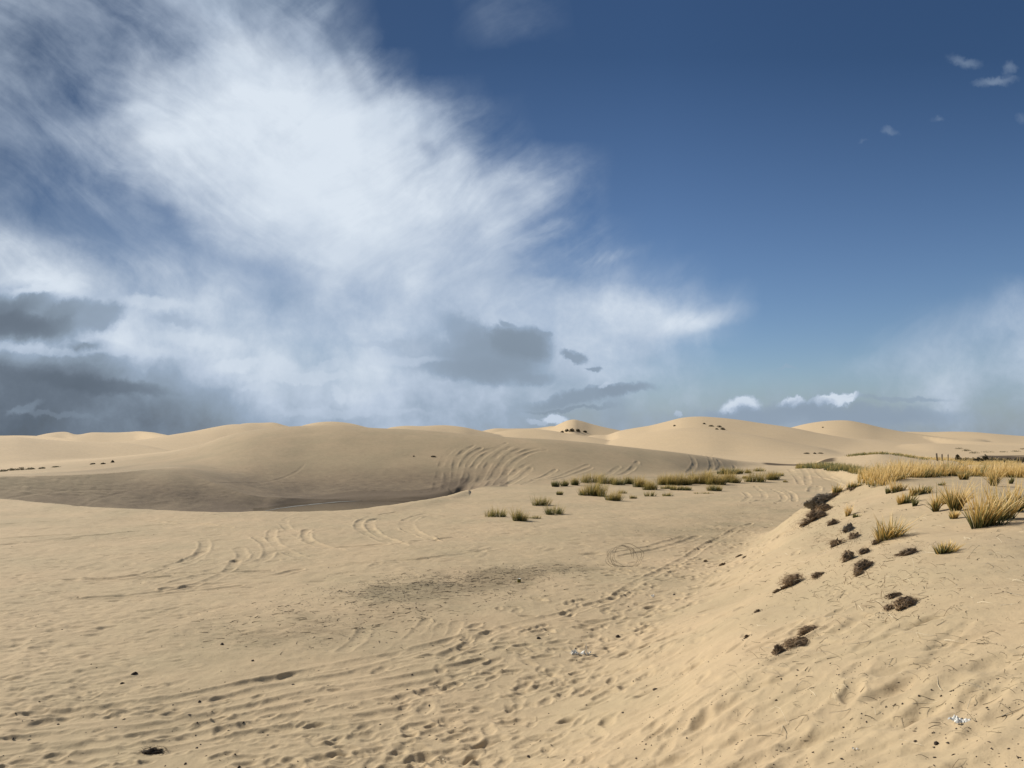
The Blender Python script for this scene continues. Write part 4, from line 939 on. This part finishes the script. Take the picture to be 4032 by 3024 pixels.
V, Ft = crumbs(ptsA[kp], sz[kp]*.72, rng, .22); tag(mesh_obj('patch_litter', V, Ft, M_patch, smooth=False), 'low brown and olive dead plant bits forming the dark stain on the flat', 'plant litter', kind='stuff')
keep[nS:] = False; pts = ptsA[keep]
V, Ft = crumbs(pts, sz[keep], rng, .7)
o = mesh_obj('peat_crumbs', V, Ft, M_crumb, smooth=False); tag(o, 'countless dark crumbs of peat and dry plants strewn over the sand', 'plant litter', kind='stuff')

def sticks(base, rng, l0, l1, w, up=.25, seg=4):
    V = []; Fq = []; o_ = 0
    for (x, y, r) in base:
        ln = rng.uniform(l0, l1); a = rng.rand()*6.28; p = np.array([x, y, 0.]); dz = 0; w_ = max(w, .00022*r)*(.6+.8*rng.rand()); el = rng.rand()**2*up
        zz = float(zat(x, y)); curv = rng.randn()*.16; P = []
        for s_ in range(seg+1):
            P.append([p[0], p[1]]); a += curv+rng.randn()*.12; p = p+np.array([math.cos(a), math.sin(a), 0])*ln/seg
        P = np.array(P); zs = np.maximum(zat_many(P[:, 0], P[:, 1])+.003, zz+el*ln*np.sin(np.linspace(0, 2.6, seg+1)))
        for s_ in range(seg+1):
            t = s_/seg; q = np.array([P[s_, 0], P[s_, 1], zs[s_]]); h_ = w_*(1-.6*t)
            V += [q+np.array([-math.sin(a)*h_, math.cos(a)*h_, 0]), q+np.array([math.sin(a)*h_, -math.cos(a)*h_, 0]), q+np.array([0, 0, h_*1.6])]
        for s_ in range(seg):
            for j in range(3): Fq.append((o_+3*s_+j, o_+3*s_+(j+1) % 3, o_+3*s_+3+(j+1) % 3, o_+3*s_+3+j))
        o_ += 3*(seg+1)
    return V, Fq
upper = lambda u, v, rg: ((u-2500)*.7+(v-2050)*.25 > 200) and (rg.rand() < np.clip(1.3-(v-2100)/700, .12, 1))
V, Fq = sticks(scatter_px(rng, 560, 2900, 4100, 1960, 3060, upper), rng, .02, .11, .0018, .5)
o = mesh_obj('dry_twigs', V, Fq, M_twig, smooth=False); tag(o, 'many short dry twigs and dead blades scattered over the mound', 'plant litter', kind='stuff')
V, Fq = sticks(np.stack([bx_, by_, np.full(len(bx_), 12.)], -1)[~kb][:520], rng, .03, .14, .0020, .8, 4)
tag(mesh_obj('exposed_rootlets', V, Fq, M_fibredark, smooth=False), 'loose brown rootlets strewn along the crumbling edge of the mound', 'plant litter', kind='stuff')
V, Fq = sticks(scatter_px(rng, 150, 2900, 4100, 2000, 3060, upper), rng, .05, .24, .0022, .6)
o = mesh_obj('bleached_straws', V, Fq, M_pale, smooth=False); tag(o, 'pale bleached straws lying loose on the mound', 'plant litter', kind='stuff')
V, Fq = sticks(np.concatenate([np.stack([xa, ya, np.full(len(xa), 16.)], -1)[::9], np.stack([xb, yb, np.full(len(xb), 16.)], -1)[::9]]), rng, .05, .16, .003, .1, 2)
o = mesh_obj('flat_twigs', V, Fq, M_twig, smooth=False); tag(o, 'thin dark stems lying in the dark patch of the flat', 'plant litter', kind='stuff')


# ------------------------------------------------------------------ sun and sky
SUN_AZ = math.radians(-62); SUN_EL = math.radians(35)      # azimuth from +Y towards +X
sd = Vector((math.sin(SUN_AZ)*math.cos(SUN_EL), math.cos(SUN_AZ)*math.cos(SUN_EL), math.sin(SUN_EL)))
sl = bpy.data.lights.new('sun', 'SUN'); sl.energy = 4.2; sl.angle = math.radians(.55); sl.color = (1.0, .94, .85)
so = bpy.data.objects.new('sun', sl); COL.objects.link(so); so.rotation_euler = sd.to_track_quat('Z', 'Y').to_euler()
so.location = (-30, 20, 40)

BGS = .07; EXPO = .22; SKYLOW = (.90, 1.02, 1.24); SKYTOP = (.38, .52, .68)
W = bpy.data.worlds.new('World'); sc.world = W; W.use_nodes = True
W.cycles.sampling_method = 'MANUAL'; W.cycles.sample_map_resolution = 256
nt = W.node_tree; nt.nodes.clear(); n = N(nt)
wout = n('ShaderNodeOutputWorld'); bg = n('ShaderNodeBackground', inp={'Strength': BGS})
sky = n('ShaderNodeTexSky', sky_type='NISHITA', sun_disc=False, sun_elevation=SUN_EL, sun_rotation=SUN_AZ, altitude=0, air_density=1.0, dust_density=.6, ozone_density=2.0)
SKYCOL = sky.outputs[0]

tcw = n('ShaderNodeTexCoord').outputs['Generated']
sp_ = n('ShaderNodeSeparateXYZ', inp={0: tcw})
dy_ = n.math('MAXIMUM', sp_.outputs[1], .12)
U0 = n.math('DIVIDE', sp_.outputs[0], dy_); V0 = n.math('DIVIDE', sp_.outputs[2], dy_)
comb = n('ShaderNodeCombineXYZ', inp={0: U0, 1: V0, 2: 0.0}).outputs[0]
def uv(x, y):                       # photo column/row on a 2212 px wide picture -> slope coordinates of the sky
    X = (x*4032/2212-CX)/F; Yc = (CY-y*4032/2212)/F; d = math.cos(PITCH)-Yc*math.sin(PITCH)
    return X/d, (math.sin(PITCH)+Yc*math.cos(PITCH))/d
def vm(op, a, b=None, s_=None):
    q = nt.nodes.new('ShaderNodeVectorMath'); q.operation = op
    for i, v in ((0, a), (1, b)):
        if v is None: continue
        if isinstance(v, bpy.types.NodeSocket): nt.links.new(v, q.inputs[i])
        else: q.inputs[i].default_value = v
    if s_ is not None:
        if isinstance(s_, bpy.types.NodeSocket): nt.links.new(s_, q.inputs['Scale'])
        else: q.inputs['Scale'].default_value = s_
    return q.outputs[1] if op in ('LENGTH', 'DISTANCE') else q.outputs[0]
def warp(vec, scale, amt, detail=4, rough=.55, stretch=None, rot=0.0):
    v = vec
    if stretch: v = n('ShaderNodeMapping', inp={'Vector': vec, 'Rotation': (0, 0, rot), 'Scale': stretch}).outputs[0]
    q = n('ShaderNodeTexNoise', noise_dimensions='2D', inp={'Vector': v, 'Scale': scale, 'Detail': detail, 'Roughness': rough})
    return vm('ADD', vec, vm('SCALE', vm('SUBTRACT', q.outputs['Color'], (.5, .5, .5)), s_=amt))
w1 = warp(comb, 4.2, .050, 4, .55)
w2 = warp(w1, 13.0, .035, 5, .62)
GRID = [  # y, cover (0-9), tone (0-9)
 (0, '4333456651000110000000000000', '7777766666666666666666666666'),
 (50, '4333457652000110000000000000', '7777777776666666666666666666'),
 (100, '4333567764000000000000000000', '7777778876666666666666666666'),
 (150, '4333688887300000000000000000', '7777888888766666666666666666'),
 (200, '3434789999731000000000000000', '7777889998876666666666666666'),
 (250, '3347899999975100000000000000', '7778899999877666666666666666'),
 (300, '3456899999986200000000000000', '7788999999887666666666666666'),
 (350, '2456789999987332000000000000', '7778899999988777666666666666'),
 (400, '2334689999988773000000000000', '7777889999998887666666666666'),
 (450, '3223468999998862000000000000', '7777788999998887776666666666'),
 (500, '5322357899998743100000000000', '8777778889988877776666666666'),
 (550, '7543346789998754310000000000', '9887777888888777777666666666'),
 (600, '8875456678888876421000000000', '9998877778887777777776666666'),
 (650, '9998876677788888774200000013', '3578888777777788888777777777'),
 (700, '9999887777788888885100000135', '2468888877777788888877777777'),
 (750, '9999988766788888873000001246', '6678878887777677877767777777'),
 (800, '9999998888888888763100124566', '2234567888876666776666667777'),
 (850, '9999999999999888754444555666', '1112345778766666666555556666'),
 (900, '9999999999999887776666666666', '1122234566666555555555555555'),
]
VS = [uv(1106, g_[0])[1] for g_ in GRID]
VS2 = [VS[0]+.04]+VS[1:]
sepw = n('ShaderNodeSeparateXYZ', inp={0: w2}); Uw, Vw = sepw.outputs[0], sepw.outputs[1]
pos = n.mr(Uw, -.78, .78)
acc = None
for j, (yy, ca, cl) in enumerate(GRID):
    ca = (ca+'0'*28)[:28]; cl = (cl+'6'*28)[:28]
    r_ = nt.nodes.new('ShaderNodeValToRGB'); cr = r_.color_ramp; cr.interpolation = 'LINEAR'
    ps = [(uv(k*82, yy)[0]+.78)/1.56 for k in range(28)]
    cr.elements[0].position = ps[0]; cr.elements[1].position = ps[-1]
    for k in range(1, 27): cr.elements.new(ps[k])
    for k in range(28):
        cr.elements[k].color = (int(ca[k])/9, int(cl[k])/9, 0, 1)
    nt.links.new(pos, r_.inputs[0])
    up = VS[j-1] if j > 0 else VS[0]+.1
    dn = VS[j+1] if j < len(VS)-1 else VS[-1]-.03
    if j == 0: wgt = n.mr(Vw, VS[1], VS[0])
    elif j == len(VS)-1: wgt = n.mr(Vw, VS[j-1], VS[j])
    else: wgt = n.math('MINIMUM', n.mr(Vw, up, VS[j]), n.mr(Vw, dn, VS[j]))
    t_ = vm('SCALE', r_.outputs[0], s_=wgt)
    acc = t_ if acc is None else vm('ADD', acc, t_)
sa = n('ShaderNodeSeparateXYZ', inp={0: acc}); cov = sa.outputs[0]; tone = sa.outputs[1]
# fibres and fluff
def fibre(deg, sx, sy, off):
    a_ = n('ShaderNodeMapping', inp={'Vector': w1, 'Rotation': (0, 0, math.radians(-deg))}).outputs[0]
    b_ = n('ShaderNodeMapping', inp={'Vector': a_, 'Location': (off, off, 0), 'Scale': (sx, sy, 1.)}).outputs[0]
    return n.noise2(b_, 1.0, 6, .62, .25)
fw = n.mr(U0, -.42, -.12, 0, 1, 'SMOOTHSTEP')
f1 = n.math('ADD', n.math('MULTIPLY', fibre(-36, 3.4, 12., 3.), n.math('SUBTRACT', 1.0, fw)), n.math('MULTIPLY', fibre(37, 3.4, 13., 0.), fw))
f2 = n.noise2(w1, 9., 6, .62)
edge = n.math('MULTIPLY', n.math('MULTIPLY', cov, n.math('SUBTRACT', 1.12, cov)), 5.4)
low = n.mr(V0, .12, .24)            # 0 near the horizon, 1 up in the cirrus
fmix = n.math('ADD', n.math('MULTIPLY', f1, low), n.math('MULTIPLY', f2, n.math('SUBTRACT', 1.0, low)))
edge = n.math('MULTIPLY', edge, n.math('MULTIPLY_ADD', low, .5, .5))
cov = n.math('ADD', cov, n.math('MULTIPLY', edge, n.math('SUBTRACT', n.math('ADD', n.math('MULTIPLY', fmix, .6), n.math('MULTIPLY', f2, .4)), .52)), clamp=True)
tone = n.math('ADD', tone, n.math('MULTIPLY', n.math('SUBTRACT', f2, .5), n.math('ADD', .14, n.math('MULTIPLY', n.math('SUBTRACT', 1.0, low), .36))), clamp=True)

WI = [ # feathered streaks: x0, y0, x1, y1, half width, strength (negative thins the cloud)
 (940, 620, 1255, 358, 34, .55), (1040, 560, 1290, 458, 26, .5), (1180, 590, 1420, 528, 14, .5), (1250, 748, 1650, 668, 30, .95), (1330, 700, 1500, 690, 24, .4), (1080, 640, 1330, 600, 30, .35),
 (860, 330, 1000, 262, 26, .5), (900, 430, 1040, 330, 26, .4), (330, 50, 760, 250, 40, .45), (240, 238, 620, 430, 34, .6), (120, 285, 520, 500, 26, .45), (520, 20, 820, 190, 40, .35),
 (640, 90, 730, 0, 30, .45), (20, 250, 330, 360, 40, .3), (150, 380, 330, 560, 16, .3),
 (60, 440, 430, 560, 50, -.5), (300, 400, 420, 520, 34, -.55), (1110, 500, 1260, 440, 16, -.5), (1060, 600, 1340, 560, 16, -.4), (900, 290, 960, 360, 18, -.35), (420, 545, 700, 620, 26, -.3), (0, 330, 200, 400, 34, -.3), (700, 40, 800, 240, 22, -.3),
 (2212, 640, 1830, 800, 60, .25), (2230, 730, 1760, 812, 30, .2),
]
def gate(v_, c_): return vm('ADD', v_, vm('SCALE', v_, s_=n.math('MULTIPLY', c_, 1e-7)))   # keeps the node compiler's working set small
w4 = warp(gate(comb, cov), 9., .040, 5, .6)
fstk = n.mr(f1, .34, .62)
for (x0, y0, x1, y1, hw_, st) in WI:
    k_ = 4032/2212/F; (ua, va), (ub, vb) = uv(x0, y0), uv(x1, y1)
    mp = n('ShaderNodeMapping', vector_type='TEXTURE', inp={'Vector': w4, 'Location': ((ua+ub)/2, (va+vb)/2, 0), 'Rotation': (0, 0, math.atan2(vb-va, ub-ua)), 'Scale': (math.hypot(ub-ua, vb-va)*.54, hw_*k_*1.4, 1e6)}).outputs[0]
    mk = n.mr(vm('LENGTH', mp), 1.0, .0, 0, abs(st), 'SMOOTHSTEP')
    if st > 0:
        mk = n.math('MULTIPLY', mk, n.math('MULTIPLY_ADD', fstk, 1.1, .25))
        cov = n.math('MULTIPLY_ADD', n.math('SUBTRACT', 1.0, cov), n.math('MINIMUM', mk, 1.0), cov)
    else:
        cov = n.math('MULTIPLY', cov, n.math('SUBTRACT', 1.0, mk))
tone = n.math('ADD', tone, n.math('MULTIPLY', n.math('MULTIPLY', n.math('SUBTRACT', f1, .52), low), .22), clamp=True)
# separate small clouds
w3 = warp(warp(gate(comb, cov), 18., .028, 5, .62), 55., .010, 4, .68)
# (x, y, rx, ry, rot deg, strength, tone, edge roughness)
BL = [
 (1060, 768, 120, 62, -4, .80, .40), (1128, 744, 66, 38, 4, .85, .36), (1085, 722, 40, 26, 0, .8, .38), (1000, 712, 56, 30, 20, .6, .46), (1040, 802, 130, 30, 4, .6, .42), (1150, 820, 46, 14, 0, .6, .44), (940, 770, 110, 46, 0, .4, .50),
 (1245, 768, 34, 12, 22, .8, .42), (1290, 799, 18, 5, 6, .8, .42), (1100, 695, 16, 6, 25, .7, .46), (1165, 722, 24, 8, 10, .6, .45), (1010, 628, 0, 0, 0, 0, 0),
 (1270, 858, 140, 16, -9, .75, .40), (1350, 845, 60, 14, -12, .7, .42), (1230, 884, 100, 5, -4, .7, .38), (1330, 893, 40, 30, 80, .35, .45),
 (1312, 838, 20, 8, -30, .7, .82), (1198, 905, 26, 11, 0, .95, .86), (1160, 913, 22, 7, 0, .6, .78), (1458, 888, 8, 8, 0, .7, .8),
 (1600, 880, 42, 24, -15, .95, .93), (1612, 905, 52, 20, 0, .85, .50), (1570, 905, 50, 18, 0, .6, .46), (1712, 872, 28, 10, -4, .95, .90), (1815, 862, 44, 12, -8, .95, .96), (1770, 872, 34, 8, -8, .7, .8),
 (1760, 904, 340, 26, 0, .75, .50), (1700, 896, 130, 26, 0, .6, .48), (1850, 892, 200, 22, 2, .7, .47), (1950, 862, 110, 7, 2, .55, .47), (1700, 798, 26, 4, 0, .3, .55),
 (70, 692, 110, 40, 8, .75, .24), (20, 705, 90, 34, 0, .75, .18), (110, 668, 50, 18, 0, .5, .62), (250, 660, 60, 20, -8, .5, .70), (140, 672, 70, 24, -10, .6, .30), (220, 685, 56, 32, -15, .7, .42), (60, 655, 70, 16, -10, .5, .28), (180, 745, 34, 12, 0, .7, .32), (380, 695, 60, 12, 6, .5, .58),
 (90, 754, 140, 12, 2, .38, .92), (90, 625, 90, 14, -4, .6, 1.0), (330, 660, 90, 16, 4, .5, .98), (440, 735, 110, 18, 4, .5, .95), (640, 815, 130, 14, 0, .45, .92), (300, 760, 120, 14, 4, .4, .90), (860, 780, 110, 12, -4, .4, .86), (830, 745, 60, 10, 0, .3, .6), (380, 850, 130, 14, 0, .4, .50), (760, 890, 160, 10, 0, .35, .82), (130, 812, 150, 24, 0, .5, .20), (90, 860, 140, 40, 0, .4, .22), (120, 895, 110, 7, 4, .45, .36), (50, 882, 40, 10, -20, .5, .40), (200, 830, 180, 22, 6, .6, .10), (510, 790, 46, 16, -12, .6, .95), (600, 785, 44, 18, 10, .5, .92), (730, 850, 20, 14, 30, .6, .88), (560, 838, 40, 8, 0, .5, .85), (700, 790, 40, 10, -8, .4, .85),
 (2082, 132, 36, 13, 24, .34, .52), (2150, 176, 50, 12, -4, .42, .52), (2180, 148, 18, 16, -60, .28, .52), (1922, 287, 20, 10, 10, .24, .52), (2028, 256, 16, 8, 0, .16, .52), (2205, 258, 14, 12, 0, .14, .52), (1866, 303, 12, 6, 0, .1, .52),

]
for (x, y, rx, ry, ro, st, tn) in BL:
    if rx == 0: continue
    k_ = 4032/2212/F; uc, vc = uv(x, y)
    mp = n('ShaderNodeMapping', vector_type='TEXTURE', inp={'Vector': w3, 'Location': (uc, vc, 0), 'Rotation': (0, 0, math.radians(-ro)), 'Scale': (rx*k_*1.12, ry*k_*1.12, 1e6)}).outputs[0]
    d_ = vm('LENGTH', mp)
    soft = .60 if (tn > .75 and y > 780) else .42 if y > 600 else .0
    mk = n.mr(d_, 1.15, soft, 0, st, 'SMOOTHSTEP')
    tone = n.math('MULTIPLY_ADD', n.math('SUBTRACT', tn, tone), mk, tone)
    cov = n.math('MULTIPLY_ADD', n.math('SUBTRACT', 1.0, cov), mk, cov)
# behind and beside the view: loose average cover
side = n.mr(sp_.outputs[1], .35, .62, 0, 1, 'SMOOTHSTEP')
gen = n.mr(n.noise(tcw, 2.2, 3, .6), .42, .68)
cov = n.math('ADD', n.math('MULTIPLY', cov, side), n.math('MULTIPLY', n.math('MULTIPLY', gen, .8), n.math('SUBTRACT', 1.0, side)))
tone = n.math('ADD', n.math('MULTIPLY', tone, side), n.math('MULTIPLY', .7, n.math('SUBTRACT', 1.0, side)))
rmp = nt.nodes.new('ShaderNodeValToRGB'); cr = rmp.color_ramp
cols = [(0, (78, 89, 101)), (.2, (106, 118, 132)), (.4, (134, 149, 165)), (.6, (154, 171, 191)), (.78, (186, 200, 218)), (1.0, (219, 229, 240))]
CK = 1/(BGS*2**EXPO)
def lin(c): c /= 255; return c/12.92 if c < .04045 else ((c+.055)/1.055)**2.4
cr.elements[0].position = 0; cr.elements[1].position = 1
for p_, c_ in cols[1:-1]: cr.elements.new(p_)
for e_, (p_, c_) in zip(cr.elements, cols): e_.color = tuple(lin(q) for q in c_)+(1,)
nt.links.new(tone, rmp.inputs[0])
cc = vm('SCALE', rmp.outputs[0], s_=CK)
vt = n.mr(V0, .06, .52)
skt = n.mix(vt, SKYLOW, SKYTOP)
skb = vm('MULTIPLY', sky.outputs[0], skt)
# the low sun side is veiled, not glaring
skyb = vm('SCALE', skb, s_=n.mr(n.math('DIVIDE', sp_.outputs[0], n.math('MAXIMUM', sp_.outputs[1], .3)), -.75, .2, .42, 1.0))
SKYCOL = n.mix(cov, skyb, cc)
nt.links.new(cc, SKYCOL.node.inputs[7])

nt.links.new(SKYCOL, bg.inputs['Color']); nt.links.new(bg.outputs[0], wout.inputs[0])

sc.view_settings.view_transform = 'Standard'; sc.view_settings.look = 'None'; sc.view_settings.gamma = 1
sc.view_settings.exposure = EXPO
sc.cycles.max_bounces = 4; sc.cycles.diffuse_bounces = 2; sc.cycles.glossy_bounces = 2; sc.cycles.transmission_bounces = 2
sc.cycles.caustics_reflective = False; sc.cycles.caustics_refractive = False
